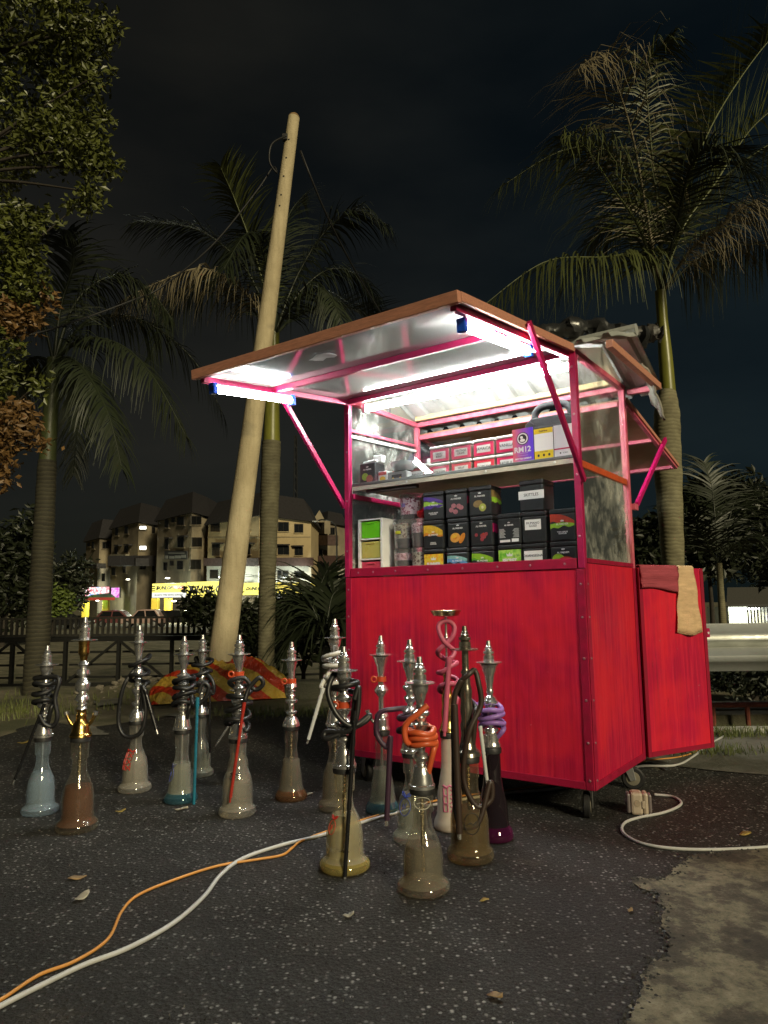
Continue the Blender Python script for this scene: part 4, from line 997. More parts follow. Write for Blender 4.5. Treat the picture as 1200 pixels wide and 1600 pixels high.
STEMS = {
 'classic': [(0, .038), (.02, .040), (.05, .040), (.06, .036), (.15, .031), (.22, .024), (.25, .014), (.28, .021), (.31, .026), (.34, .021), (.36, .012), (.40, .014), (.44, .028), (.48, .032), (.50, .022), (.54, .011), (.58, .019), (.62, .025), (.65, .014), (.68, .017), (.72, .028), (.74, .029), (.77, .015), (.82, .012), (.88, .017), (.96, .026), (1, .028)],
 'bell': [(0, .036), (.02, .038), (.06, .037), (.12, .030), (.16, .022), (.18, .013), (.21, .024), (.24, .027), (.27, .012), (.33, .013), (.38, .026), (.41, .028), (.44, .012), (.48, .020), (.51, .012), (.55, .020), (.58, .012), (.61, .026), (.66, .022), (.70, .012), (.74, .014), (.84, .016), (.94, .022), (1, .026)],
 'trumpet': [(0, .034), (.05, .035), (.10, .030), (.18, .030), (.20, .022), (.22, .030), (.25, .026), (.27, .012), (.46, .012), (.50, .020), (.53, .028), (.56, .030), (.60, .022), (.64, .012), (.67, .015), (.72, .012), (.85, .018), (.95, .028), (1, .036)],
 'vase': [(0, .040), (.02, .042), (.04, .041), (.06, .036), (.12, .032), (.20, .019), (.24, .020), (.27, .017), (.30, .021), (.32, .018), (.335, .012), (.35, .020), (.37, .013), (.40, .027), (.44, .023), (.46, .013), (.50, .027), (.56, .028), (.60, .018), (.63, .011), (.66, .026), (.70, .024), (.72, .012), (.76, .020), (.80, .012), (.84, .015), (.88, .021), (.95, .020), (1, .022)],
 'ornate': [(0, .043), (.03, .045), (.06, .042), (.10, .030), (.16, .024), (.22, .021), (.30, .023), (.36, .019), (.45, .022), (.55, .019), (.62, .021), (.70, .016), (.78, .014), (.80, .017), (.83, .012), (1, .012)],
 'tower': [(0, .037), (.03, .039), (.07, .030), (.12, .024), (.18, .026), (.24, .022), (.32, .024), (.36, .018), (.42, .021), (.46, .013), (.52, .017), (.58, .008), (.62, .005), (.80, .005), (.82, .010), (.85, .005), (1, .005)]}
HEADP = [(0, .019), (.04, .021), (.34, .020), (.36, .013), (.42, .021), (.52, .021), (.56, .013), (.62, .017), (.68, .012), (.74, .013), (.76, .0105), (1, .0075)]
VASES = {
 'bell': [(0, .060), (.006, .073), (.03, .079), (.075, .078), (.105, .070), (.125, .0615), (.16, .0595), (.34, .0585), (.44, .054), (.53, .043), (.62, .030), (.70, .0265), (.77, .0265), (.785, .032), (.80, .033), (.96, .033), (1.0, .028)],
 'cone': [(0, .062), (.006, .074), (.035, .079), (.08, .075), (.14, .062), (.25, .056), (.40, .049), (.55, .036), (.66, .030), (.78, .029), (.80, .033), (.97, .033), (1, .029)],
 'wide': [(0, .066), (.006, .078), (.04, .083), (.09, .081), (.115, .074), (.135, .0685), (.20, .0675), (.40, .066), (.52, .058), (.62, .042), (.70, .034), (.80, .034), (.82, .037), (.97, .037), (1, .032)],
 'slim': [(0, .052), (.006, .062), (.04, .066), (.10, .062), (.16, .052), (.40, .048), (.58, .036), (.70, .031), (.98, .030), (1, .028)]}
GL = {
 'blue': (glass('glass_blue', (.78, .87, .93), (.66, .76, .82), .08), M('water_blue', (.34, .42, .46), .3)),
 'amber': (glass('glass_amber', (.92, .90, .84), (.5, .48, .4), .04), None),
 'smoke': (glass('glass_smoke', (.88, .86, .80), (.72, .70, .66), .09), None),
 'grey': (glass('glass_grey', (.86, .88, .84), (.70, .70, .67), .08), None),
 'olive': (glass('glass_olive', (.93, .90, .78), (.74, .70, .58), .10), None),
 'dim': (glass('glass_dim', (.90, .88, .82), (.66, .64, .58), .05), None),
 'white': (glass('glass_white', (.90, .86, .82), (.72, .64, .56), .62), None),
 'tea': (glass('glass_tea', (.80, .72, .55), (.50, .43, .32), .07), None),
 'black': (glass('glass_black', (.10, .06, .09), (.018, .012, .016), .80), None)}
def watermat(name, tint, col, op):
    if name in MATS: return MATS[name]
    m, t, o = new_mat(name); tr = N(t, 'ShaderNodeBsdfTransparent'); tr.inputs[0].default_value = (*tint, 1)
    b = N(t, 'ShaderNodeBsdfPrincipled'); b.inputs['Roughness'].default_value = .15
    n = noise(t, coords(t, (1, 1, 2)), 9, 3); lk(t, ramp(t, n, (.3, tuple(x * .8 for x in col)), (.7, col)), b.inputs['Base Color'])
    mx = N(t, 'ShaderNodeMixShader'); mx.inputs[0].default_value = op; lk(t, tr.outputs[0], mx.inputs[1]); lk(t, b.outputs[0], mx.inputs[2]); lk(t, mx.outputs[0], o.inputs['Surface']); return m
WAT = {'blue': watermat('w_blue', (.8, .85, .9), (.54, .58, .60), .28), 'amber': watermat('w_amber', (.6, .35, .25), (.22, .11, .065), .46), 'smoke': watermat('w_smoke', (.85, .82, .75), (.60, .57, .51), .30),
       'grey': watermat('w_grey', (.85, .86, .8), (.56, .56, .48), .28), 'olive': watermat('w_olive', (.85, .8, .55), (.64, .60, .48), .36), 'dim': watermat('w_dim', (.7, .62, .5), (.54, .51, .43), .22),
       'white': watermat('w_white', (.9, .8, .78), (.62, .52, .46), .7), 'tea': watermat('w_tea', (.5, .4, .25), (.32, .26, .16), .36), 'black': watermat('w_black', (.2, .1, .15), (.02, .008, .015), .9)}
def hookah(px, py, tpx, tpy, label, stem='classic', vase='bell', gl='grey', hv=.43, metal=CHROME, vs=1., hose=None, coil=(.30, .80, 4, .042), rest=(), stick=None, clip=None, ports=0, decal=None, fill=.55, basetint=None, plate=.047, gold=False, yshift=0., htop=None, hh=.085):
    g0 = gz(px, py); rb = VASES[vase][2][1] * vs
    pos = Vector((g0.x * (g0.y + rb) / g0.y, g0.y + rb * .9 + yshift, .004))
    H = htop or gy(tpx, tpy, pos.y).z - .004
    hh = .026 if stem == 'tower' else hh
    V = H * hv; ph = H - hh
    t = thing('hookah', label, 'hookah', pos, 0, 'hookahs standing on the asphalt')
    prof = [(z * V, r * vs) for z, r in VASES[vase]]
    ob = MB().lathe(prof, 32, cap=False).build('glass_base', GL[gl][0], t, 60)
    MB().lathe([(.0, .001), (.001, prof[1][1] * .95)], 32, cap=False).build('base_floor', GL[gl][0], ob)
    wl = fill * V; wp = [(.045 * V, prof[0][1] * .80)] + [(z, r - .005) for z, r in prof if .07 * V < z < wl] 
    last = wp[-1][1]; wp += [(wl, last * .985), (wl + .0005, .002)]
    MB().lathe(wp, 28, cap=False).build('water', WAT[gl], ob, 60)
    if basetint: MB().lathe([(.003, prof[1][1] + .0008), (prof[2][0], prof[2][1] + .001), (prof[3][0], prof[3][1] + .0012), (prof[4][0], prof[4][1] + .001)], 32, cap=False).build('tinted_foot', basetint, ob, 60)
    MB().tube([(0, 0, .05), (0, 0, V)], .0062, 10).build('down_tube', BRASS if gl in ('amber', 'olive', 'dim', 'tea') else CHROME, t, 40)
    SP = STEMS[stem]; zs = lambda f: V + (ph - V) * f
    MB().lathe([(-.012, prof[-1][1] * .9), (-.010, prof[-2][1] + .004), (.006, prof[-2][1] + .005), (.012, prof[-2][1] + .001)], 28, (0, 0, V)).build('grommet', RUBBER, t, 40)
    def seg(nm, f0, f1, m):
        p = [(zs(f) + .0125 * (f == 0), r) for f, r in SP if f0 - 1e-6 <= f <= f1 + 1e-6]
        return MB().lathe(smooth_prof(p), 28).build(nm, m, t, 35)
    if gold: seg('stem_foot', 0, .30, GOLD); seg('stem', .30, .80, metal); seg('stem_cup', .80, 1, GOLD)
    elif stem == 'tower': seg('stem_foot', 0, .58, GOLD); seg('stem', .58, 1, metal)
    else: seg('stem', 0, 1, metal)
    pr_ = plate
    if stem == 'tower':
        MB().lathe([(0, .012), (.006, .05), (.020, .058), (.026, .062), (.0245, .058), (.008, .046), (.006, .01)], 32, (0, 0, H - .028), cap=False).build('tray', M('tray_gold', (.62, .47, .26), .24, 1, .3, 30), t, 40)
    else:
        MB().lathe([(0, .022), (.001, pr_ * .7), (.005, pr_), (.0075, pr_), (.004, pr_ * .72), (.004, .02)], 36, (0, 0, ph), cap=False).build('plate', metal, t, 40)
        hd = MB().lathe([(.0045 + z * (hh - .0045), r * (.9 if hh < .08 else 1)) for z, r in HEADP], 24, (0, 0, ph)).build('head_stem', GOLD if False else metal, t, 35)
    for k in range(ports):
        a = R((200, -20)[k]); d = Vector((math.cos(a), math.sin(a) * .3, 0)); z0 = zs(.12)
        P = [Vector((0, 0, z0)) + d * .015, Vector((0, 0, z0 + .012)) + d * .04, Vector((0, 0, z0 + .045)) + d * .058]
        pt = MB().tube(smooth_path(P, 4), .0065, 10).build('hose_port', GOLD if gold else metal, t, 40)
        MB().tube([P[-1], P[-1] + Vector((d.x * .004, d.y * .004, .012))], .0095, 12).build('port_cap', CHROME, pt, 40)
    if hose:
        f0, f1, turns, rc = coil; P = []; n = max(2, int(turns * 8)); q = random.Random(label)
        if n > 2:
            z0 = zs(.14); a0 = R(-30); P.append(Vector((.02 * math.cos(a0), .02 * math.sin(a0), z0)))
            for i in range(n + 1):
                a = a0 + 2 * math.pi * turns * i / n; f = f0 + (f1 - f0) * (i / n + .04 * math.sin(i * 1.3)); rr = rc * (1 + .13 * math.sin(i * .9 + len(label)))
                P.append(Vector((rr * math.cos(a), rr * math.sin(a), zs(f) + q.uniform(-.004, .004))))
        base = Vector((0, 0, 0))
        for x, y, f in rest: P.append(Vector((x, y, zs(f) if f >= -3 else f)))
        MBh = hose_mesh(P); MBh.build('hose', HOSE[hose], t, 179)
    if stick:
        cname, a, b, rs = stick; A = Vector((a[0], a[1], zs(a[2]))); B = Vector((b[0], b[1], zs(b[2]))); d = (B - A).normalized(); L = (B - A).length
        nseg = 26; path = [A + d * L * i / nseg for i in range(nseg + 1)]
        if cname in ('brown', 'plum'): rr = [rs * (1 if i % 2 else .93) for i in range(nseg + 1)]
        else: rr = [rs * (1.25 if i < 3 else (1.18 if i in (5, 7, 9, 11, 13, 15) and cname in ('black', 'clear') else 1)) for i in range(nseg + 1)]
        sk = MB().tube(path, rr, 12).build('mouthpiece', STICK[cname], t, 40)
        MB().tube([B - d * .002, B + d * .018], rs * .62, 10).build('tip', CHROME if cname in ('brown', 'plum', 'clear', 'black') else STICK[cname], sk, 40)
    if clip is not None:
        z0 = zs(clip); rr = .017
        ck = MB().lathe([(0, rr), (0, rr + .004), (.020, rr + .004), (.020, rr)], 20, (0, 0, z0 - .01), cap=False).build('hose_clip', CLIP, t, 40)
        ring = [Vector((-.030 + .011 * math.cos(a), -.012, z0 + .011 * math.sin(a))) for a in [2 * math.pi * i / 16 for i in range(17)]]
        MB().tube(ring, .004, 8, cap=False).build('clip_ring', CLIP, ck, 40)
    if decal:
        m, ang, f0, f1, wd, shape = decal; mb = MB()
        def rad(z):
            for (za, ra), (zb, rb_) in zip(prof, prof[1:]):
                if za <= z <= zb: return ra + (rb_ - ra) * (z - za) / max(1e-6, zb - za)
            return prof[-1][1]
        def pt_(s_, h): 
            z = V * (f0 + (f1 - f0) * h); a = R(ang) + wd * (s_ - .5) / rad(z); r_ = rad(z) + .0012
            return Vector((r_ * math.cos(a), r_ * math.sin(a), z))
        def stroke(pts, w=.0022):
            mb.tube([pt_(*p) for p in pts], w * .5, 5)
        if shape == 'ring': stroke([(.5 + .5 * math.cos(a), .5 + .5 * math.sin(a)) for a in [i * math.pi / 14 for i in range(29)]]); stroke([(.2, .45), (.4, .55), (.6, .45), (.8, .6)])
        elif shape == 'apple':
            stroke([(.5 + .42 * math.cos(a) * (1 + .1 * math.cos(2 * a)), .38 + .38 * math.sin(a)) for a in [i * math.pi / 12 for i in range(25)]]); stroke([(.28, .95), (.5, .80), (.72, .95), (.95, .98), (.78, .84), (.5, .78), (.22, .84), (.05, .98), (.28, .95)], .005); stroke([(.35, .2), (.4, .5), (.55, .3), (.62, .55)])
        else:
            for y0 in (.05, .35, .65): stroke([(.05, y0), (.05, y0 + .25), (.35, y0 + .25), (.35, y0), (.05, y0)], .005); stroke([(.55, y0), (.95, y0 + .25), (.95, y0), (.55, y0 + .22)], .005)
            stroke([(0, 1), (.3, .93), (.5, 1.02), (.75, .93), (1, 1)], .008)
        mb.build('printed_logo', m, ob, 60)
    return t
def smooth_prof(p):
    out = [p[0]]
    for (a, ra), (b, rb) in zip(p, p[1:]):
        for k in (1, 2, 3):
            f = k / 3; s_ = (1 - math.cos(math.pi * f)) / 2
            out.append((a + (b - a) * f, ra + (rb - ra) * s_))
    return out
redd, blud, pnkd, whtd = flat('decal_red', (.50, .03, .02)), flat('decal_blue', (.05, .08, .40)), flat('decal_pink', (.60, .15, .28)), flat('decal_white', (.6, .58, .5))
bluefoot, purpfoot, amberfoot = glass('foot_blue', (.35, .55, .68), (.06, .20, .28), .14), glass('foot_purple', (.45, .08, .32), (.16, .02, .10), .25), glass('foot_amber', (.75, .52, .38), (.35, .18, .09), .15)
# px, py = front of the base; tpx, tpy = top of the stem
hookah(63, 1279, 68, 1009, 'hookah with pale blue glass and black hose, at the far left', 'classic', 'bell', 'blue', .44, vs=.92, hose='black', coil=(.42, .86, 3.6, .040), rest=[(.060, -.02, .84), (.055, -.03, .56), (.068, -.03, .30), (.05, -.03, .18), (.02, -.04, .22), (.0, -.045, .35)], stick=('black', (.02, -.045, .50), (-.085, -.05, -.52), .0055), clip=None)
hookah(121, 1307, 135, 964, 'tall gold and silver hookah without hose, second from the left', 'vase', 'bell', 'amber', .42, gold=True, ports=2, plate=.050, fill=.48, hh=.095)
hookah(211, 1243, 225, 977, 'hookah with smoky glass, red logo and a hanging black hose loop', 'bell', 'bell', 'smoke', .41, hose='black', vs=.95, coil=(.45, .82, 2.2, .042), rest=[(-.05, -.03, .50), (-.075, -.03, .05), (-.04, -.035, -.16), (.03, -.035, -.12), (.050, -.03, .15), (.03, -.03, .45), (.045, -.035, .40)], stick=('black', (.045, -.035, .42), (.108, -.05, -.08), .0085), decal=(redd, -120, .32, .60, .05, 'logo'))
hookah(283, 1260, 295, 994, 'hookah with greyish glass and black hose ending in a blue mouthpiece', 'classic', 'cone', 'grey', .42, hose='black', vs=.92, coil=(.30, .72, 4.2, .044), rest=[(.05, -.03, .36), (.10, -.03, .42), (.120, -.03, .58), (.095, -.035, .64), (.078, -.04, .50)], stick=('blue', (.075, -.045, .46), (.070, -.05, -.92), .0065), basetint=bluefoot, decal=(blud, -150, .3, .55, .05, 'apple'))
hookah(313, 1217, 315, 992, 'hookah half hidden behind the blue mouthpiece one, with black hose', 'bell', 'bell', 'grey', .42, hose='black', vs=.85, coil=(.40, .90, 3.5, .046), rest=[(.06, -.03, .55), (.065, -.03, .35), (.050, -.04, .40)], stick=('black', (.050, -.04, .42), (.058, -.05, -.55), .0055))
hookah(371, 1282, 379, 992, 'hookah with black hose and a long red mouthpiece', 'classic', 'wide', 'smoke', .41, hose='black', vs=.92, coil=(.12, .62, 3.4, .048), rest=[(-.03, -.04, .70), (.03, -.04, .74), (.07, -.03, .60), (.105, -.03, .66), (.09, -.035, .74), (.05, -.04, .62), (.035, -.05, .48)], stick=('red', (.034, -.052, .46), (-.012, -.075, -.62), .0062), clip=.78, decal=(INK, -90, .5, .58, .05, 'apple'))
hookah(372, 1232, 372, 1060, 'short hookah hidden behind the red mouthpiece one', 'bell', 'bell', 'dim', .52, vs=.85, stick=('silver', (-.01, -.045, .35), (-.085, -.06, -.30), .006), hh=.06)
hookah(455, 1256, 462, 1003, 'bare chrome hookah with an orange clip in front of the tarpaulin', 'bell', 'cone', 'dim', .45, vs=.88, clip=.70, basetint=amberfoot)
hookah(524, 1272, 526, 967, 'hookah with white hose coils behind the one with yellowish foot', 'classic', 'bell', 'dim', .42, hose='white', vs=.90, coil=(.40, .86, 4.2, .046), rest=[(-.05, -.03, .50), (-.045, -.04, .46)], stick=('clear', (-.045, -.04, .46), (-.105, -.06, -.10), .0075))
hookah(539, 1373, 543, 1010, 'hookah with yellowish foot and black hose, left of the orange hose one', 'classic', 'bell', 'olive', .44, hose='black', vs=1.02, coil=(.76, .96, 1.6, .040), rest=[(-.050, -.03, .80), (-.02, -.045, .58), (.03, -.04, .46), (.085, -.02, .56), (.06, -.03, .48), (-.05, -.04, .34), (-.055, -.03, .40), (.02, -.045, .42), (.045, -.04, .60), (.050, -.035, .86), (.035, -.04, .72)], stick=('black', (.038, -.045, .62), (.005, -.085, -.98), .0068), clip=.66, basetint=glass('foot_olive', (.84, .76, .45), (.50, .42, .16), .22), decal=(redd, -135, .38, .56, .03, 'apple'))
hookah(598, 1277, 598, 993, 'bare hookah with orange clip and blue foot against the red panel', 'trumpet', 'cone', 'grey', .44, vs=.88, clip=.70, ports=1, basetint=bluefoot)
hookah(645, 1324, 650, 999, 'hookah with dark plum hose and blue apple print, behind the orange hose one', 'classic', 'bell', 'grey', .42, hose='plum', vs=.92, coil=(.18, .48, 2.2, .048), rest=[(-.055, -.02, .50), (-.115, -.03, .46), (-.125, -.03, .25), (-.09, -.04, .10), (-.075, -.045, .22)], stick=('plum', (-.075, -.045, .22), (-.092, -.05, -.66), .0105), decal=(blud, -125, .32, .58, .05, 'apple'))
hookah(662, 1408, 659, 1026, 'front hookah with bright orange hose wound round its stem', 'classic', 'bell', 'dim', .42, hose='orange', vs=1.0, coil=(.40, .58, 3.3, .040), rest=[(-.04, -.03, .46), (-.048, -.035, .62), (-.01, -.04, .74), (.022, -.035, .82)], stick=None, decal=(whtd, -92, .83, .95, .052, 'ring'), fill=.45)
hookah(704, 1304, 689, 953, 'hookah with pink hose, white glass and a gold tray on top', 'tower', 'slim', 'white', .42, hose='pink', vs=.95, coil=(.30, .66, 2.5, .036), rest=[(-.03, -.02, .72), (.02, -.02, .82), (.03, -.015, .92), (0, -.01, .965), (-.03, -.015, .92), (-.015, -.03, .80), (.028, -.02, .70), (.0, -.04, .62)], stick=('pink', (.006, -.04, .66), (-.018, -.05, .05), .010), decal=(pnkd, -95, .20, .48, .05, 'logo'), fill=.35, htop=None)
hookah(735, 1356, 720, 978, 'dark antique hookah with thick brown hose and brown glass', 'ornate', 'wide', 'tea', .42, metal=CHROMED, hose='brown', vs=.95, coil=(.40, .84, 1.0, .030), rest=[(.04, -.03, .70), (.045, -.03, .50), (.0, -.045, .25), (-.02, -.04, -.15), (.02, -.04, -.40), (.07, -.03, -.35), (.068, -.03, -.20), (.02, -.05, -.55), (-.045, -.045, -.50), (-.05, -.04, .10), (-.045, -.035, .55), (-.02, -.04, .74)], stick=('brown', (-.045, -.05, .52), (-.040, -.06, -.62), .0115), decal=(INK, -88, .30, .50, .05, 'ring'), fill=.50)
hookah(772, 1321, 757, 1001, 'hookah with black glass, purple foot and lilac hose', 'trumpet', 'slim', 'black', .44, hose='purple', vs=1.05, coil=(.24, .54, 3.6, .042), rest=[(-.05, -.02, .52), (-.085, -.01, .60), (-.065, -.035, .50)], stick=('clear', (-.045, -.045, .30), (-.028, -.06, -.30), .0065), basetint=purpfoot, fill=.7)

# ================================================================== CABLES, PLUG BOX, LITTER
def cable(name, label, px, m, r, z=.004, cat='cable'):
    P = [gz(x, y) for x, y in px]; P = [Vector((p.x, p.y, z + r)) for p in P]
    o = MB().tube(smooth_path(P, 8), r, 8).build(name, m, None, 179); return tag(o, label, cat)
CWH, COR = M('cable_white', (.50, .50, .49), .5, 0, .15, 20), M('cable_orange', (.62, .28, .06), .5, 0, .15, 20)
wl = [(-60, 1612), (0, 1580), (60, 1549), (130, 1515), (200, 1488), (270, 1449), (318, 1407), (345, 1372), (380, 1346), (440, 1325), (500, 1310), (560, 1291), (620, 1274), (700, 1257), (790, 1243), (870, 1236), (930, 1222), (985, 1205), (1005, 1200), (1055, 1199), (1082, 1186), (1108, 1166), (1143, 1147)]
ol = [(-60, 1600), (0, 1570), (60, 1531), (118, 1508), (168, 1474), (190, 1430), (216, 1404), (272, 1380), (340, 1358), (400, 1348), (440, 1341), (456, 1330), (472, 1318), (520, 1300), (570, 1284), (625, 1268), (700, 1251), (790, 1238), (880, 1226), (960, 1206), (1010, 1192), (1060, 1186), (1090, 1176), (1112, 1160)]
cable('extension_cable', 'long white cable snaking across the asphalt under the cart', wl, CWH, .0062)
cable('extension_cable', 'long thin orange cable running beside the white one', ol, COR, .0042, .0058)
cable('extension_cable', 'white cable curving from the plug box to the right edge', [(1290, 1322), (1200, 1328), (1120, 1332), (1050, 1330), (1000, 1321), (974, 1305), (976, 1290), (1000, 1281), (1035, 1274), (1060, 1264), (1064, 1256), (1050, 1248), (1022, 1245)], CWH, .0055)
pb = gz(1002, 1276); t = thing('plug_box', 'beige weatherproof plug box lying beside the front castor', 'plug box', (pb.x, pb.y + .03, .004), R(-12))
BG = M('beige_plastic', (.46, .38, .29), .45, 0, .15); GY = M('grey_lid', (.19, .16, .16), .4)
MB().box(-.030, .016, -.032, .032, 0, .085).build('box_body', BG, t, None, .010)
MB().box(.0165, .036, -.031, .031, 0.001, .084).build('lid', BG, t, None, .008)
MB().box(-.045, -.0305, -.028, .028, .004, .080).build('back_plate', GY, t, None, .008)
MB().box(.0365, .050, -.024, .024, .006, .078).build('end_cover', GY, t, None, .008)
o = MB().lathe([(0, .013), (.0012, .0125)], 20).build('round_mark', flat('mark_tan', (.36, .29, .21)), t); o.matrix_local = Matrix.Translation((-.006, -.0325, .046)) @ Matrix.Rotation(math.pi / 2, 4, 'X')
MB().box(.012, .022, -.0355, -.0325, .028, .056).build('clasp', BG, t, None, .001)
MB().tube([(-.05, 0, .045), (-.045, 0, .045)], .011, 12).build('gland', GY, t, 40)
def leaf(px, py, L, rz, label, c, curl=.25, seed=0):
    p = gz(px, py); mb = MB(); n = 7
    for i in range(n + 1):
        f = i / n; w = L * .30 * math.sin(math.pi * min(1, f * .96 + .02)) ** .8
        for s_ in (-1, 0, 1): mb.v.append((L * (f - .5), s_ * w, .003 + curl * L * (abs(s_) * .5 * f + (f - .5) ** 2 * .8) + .002 * math.sin(seed + i)))
    for i in range(n):
        for j in (0, 1): a = i * 3 + j; mb.f.append((a, a + 3, a + 4, a + 1)); mb.m.append(0)
    o = mb.build('fallen_leaf', c, None, 179); o.location = (p.x, p.y, .006); o.rotation_euler.z = rz; o.modifiers.new('s', 'SOLIDIFY').thickness = .0012
    return tag(o, label, 'leaf', 'dead leaves on the ground')
LT, LY, LP = M('leaf_tan', (.34, .22, .10), .7, 0, .4, 40), M('leaf_yellow', (.42, .30, .07), .7, 0, .4, 40), M('leaf_pale', (.42, .38, .28), .7, 0, .3, 40)
leaf(120, 1376, .055, .2, 'tan dead leaf on the bare asphalt left of the cables', LT, .1)
leaf(128, 1408, .050, 1.1, 'pale torn leaf below the tan one, left of the cables', LP, .4, 2)
leaf(188, 1271, .042, .6, 'small orange leaf right of the gold hookah foot', LY, .2, 1)
leaf(283, 1268, .055, .1, 'pale crumpled leaf at the foot of the blue mouthpiece hookah', LP, .3, 3)
leaf(757, 1411, .028, .3, 'tiny yellow leaf right of the front hookah', LY, .2, 4)
leaf(773, 1564, .034, -.4, 'curled brown leaf near the bottom edge of the photo', LT, .5, 5)
leaf(985, 1428, .022, .9, 'tiny brown leaf close to the concrete patch', LT, .3, 6)
leaf(544, 1437, .030, .2, 'white scrap of leaf beside the sandy stain', LP, .5, 7)
leaf(38, 1163, .08, .5, 'yellow leaf on the verge at the far left', LY, .3, 8)
leaf(480, 1245, .05, .2, 'pale leaf beside the bare chrome hookah', LP, .2, 9)
leaf(1165, 1307, .05, .3, 'loop shaped orange scrap by the right edge', LY, .2, 10)

# ================================================================== VERGE: tarp, rubble, grass
def stripe():
    m, t, o = new_mat('striped_tarp'); v = coords(t, (1, 1, 1)); w = N(t, 'ShaderNodeTexWave', wave_type='BANDS', bands_direction='DIAGONAL')
    w.inputs['Scale'].default_value = 1.9; w.inputs['Distortion'].default_value = 1.6; w.inputs['Detail'].default_value = 1.5; w.inputs['Detail Scale'].default_value = .8; lk(t, v, w.inputs['Vector'])
    n = noise(t, v, 14, 5); c = ramp(t, w.outputs['Fac'], (.47, (.70, .055, .015)), (.53, (.82, .50, .07)))
    c = mixc(t, ramp(t, n, (.5, (0,) * 3), (.8, (.45,) * 3)), c, (.30, .20, .09)); n2 = noise(t, v, 5, 4, .6); n2.node.inputs['Distortion'].default_value = 1.2; bsdf(t, o, c, .36, 0, (n2, .9, .10)); return m
tp = MB(); q = random.Random(11); a0, a1 = gz(232, 1102), gz(470, 1090); nx_, ny_ = 44, 24
L = (a1 - a0).length
for j in range(ny_ + 1):
    for i in range(nx_ + 1):
        f, h = i / nx_, j / ny_; env = (max(0, math.sin(math.pi * f)) ** .4) * (max(0, math.sin(math.pi * h)) ** .45)
        bump = .06 * math.exp(-((f - .30) / .18) ** 2) + .10 * math.exp(-((f - .72) / .16) ** 2) + .19
        fold = .040 * abs(math.sin(f * 19 + h * 5)) + .025 * math.sin(h * 15 + f * 13) + .02 * abs(math.sin(f * 41 - h * 13)) + q.uniform(-.008, .008)
        edge = 1 + .12 * math.sin(f * 15)
        tp.v.append((L * f + .03 * math.sin(h * 9), h * .50 * edge, max(.004, env * (bump + fold) * 1.15)))
for j in range(ny_):
    for i in range(nx_): a = j * (nx_ + 1) + i; tp.f.append((a, a + 1, a + nx_ + 2, a + nx_ + 1)); tp.m.append(0)
o = tp.build('striped_tarpaulin', stripe(), None, 50); o.location = (a0.x, a0.y, .0); o.rotation_euler.z = math.atan2(a1.y - a0.y, a1.x - a0.x)
tag(o, 'red and yellow striped tarpaulin heaped at the foot of the pole', 'tarpaulin')
def stone_mesh(seed):
    import bmesh
    q = random.Random(seed); bm = bmesh.new(); bmesh.ops.create_icosphere(bm, subdivisions=1, radius=1)
    for v in bm.verts: v.co *= q.uniform(.62, 1.1); v.co.z *= .6
    me = bpy.data.meshes.new('stone'); bm.to_mesh(me); bm.free(); me.materials.append(M('rubble', (.24, .21, .16), .85, 0, .5, 2, .4, 20)); return me
STN = [stone_mesh(i) for i in range(5)]
c0 = gz(205, 1088); rp = thing('rubble_pile', 'heap of broken stones left of the striped tarpaulin', 'rubble', (c0.x, c0.y + .25, 0))
q = random.Random(21)
for k in range(110):
    x = q.gauss(.05, .27); y = q.gauss(0, .16); r_ = math.hypot(x / .5, y / .32); z = max(0, .17 * (1 - r_))
    o = link('stone', q.choice(STN), rp); o.location = (x, y, z + q.uniform(-.01, .02)); s_ = q.uniform(.018, .052); o.scale = (s_, s_, s_); o.rotation_euler = (q.uniform(-.5, .5), q.uniform(-.5, .5), q.uniform(0, 6))
mdd = MB()
for j in range(7):
    for i in range(9):
        x, y = -.6 + 1.2 * i / 8, -.4 + .8 * j / 6; mdd.v.append((x, y, .16 * max(0, 1 - math.hypot(x / .6, y / .4)) - .004))
for j in range(6):
    for i in range(8): a = j * 9 + i; mdd.f.append((a, a + 1, a + 10, a + 9)); mdd.m.append(0)
mdd.build('rubble_core', DIRT, rp, 179)
cb = thing('concrete_block', 'weathered concrete block behind the bare chrome hookah', 'block', gz(486, 1092), R(-14))
MB().box(-.26, .26, 0, .2, -.02, .15).build('block_body', dirtmat('mossy_concrete', (.10, .095, .06), (.17, .16, .11), (.06, .07, .03), 6), cb, None, .02)
GRS = M('grass', (.13, .15, .04), .7, 0, .5, 3, kind='Object')
def grass(name, label, spots, n, hgt, seed):
    q = random.Random(seed); mb = MB()
    for k in range(n):
        (cx, cy_, rx, ry) = q.choice(spots); x = q.gauss(cx, rx); y = q.gauss(cy_, ry); h = hgt * q.uniform(.4, 1.2); a = q.uniform(0, 6.3); b = q.uniform(.2, .7) * h; w = .0035
        dx, dy = math.cos(a), math.sin(a); z0 = height(x, y) - .004
        mb.add([(x - dy * w, y + dx * w, z0), (x + dy * w, y - dx * w, z0), (x + dx * b * .4 + dy * w * .7, y + dy * b * .4 - dx * w * .7, z0 + h * .6), (x + dx * b * .4 - dy * w * .7, y + dy * b * .4 + dx * w * .7, z0 + h * .6), (x + dx * b, y + dy * b, z0 + h)], [(0, 1, 2, 3), (3, 2, 4)])
    return tag(mb.build(name, GRS), label, 'grass', kind='stuff')
grass('grass', 'green grass tufts on the verge at the left edge', [(gz(10, 1115).x, gz(10, 1115).y, .30, .16), (-3.4, 6.0, .6, .4), (-1.6, 6.9, .8, .25), (gz(470, 1105).x, 5.55, .35, .10), (-.4, 7.2, .9, .3)], 2600, .075, 1)
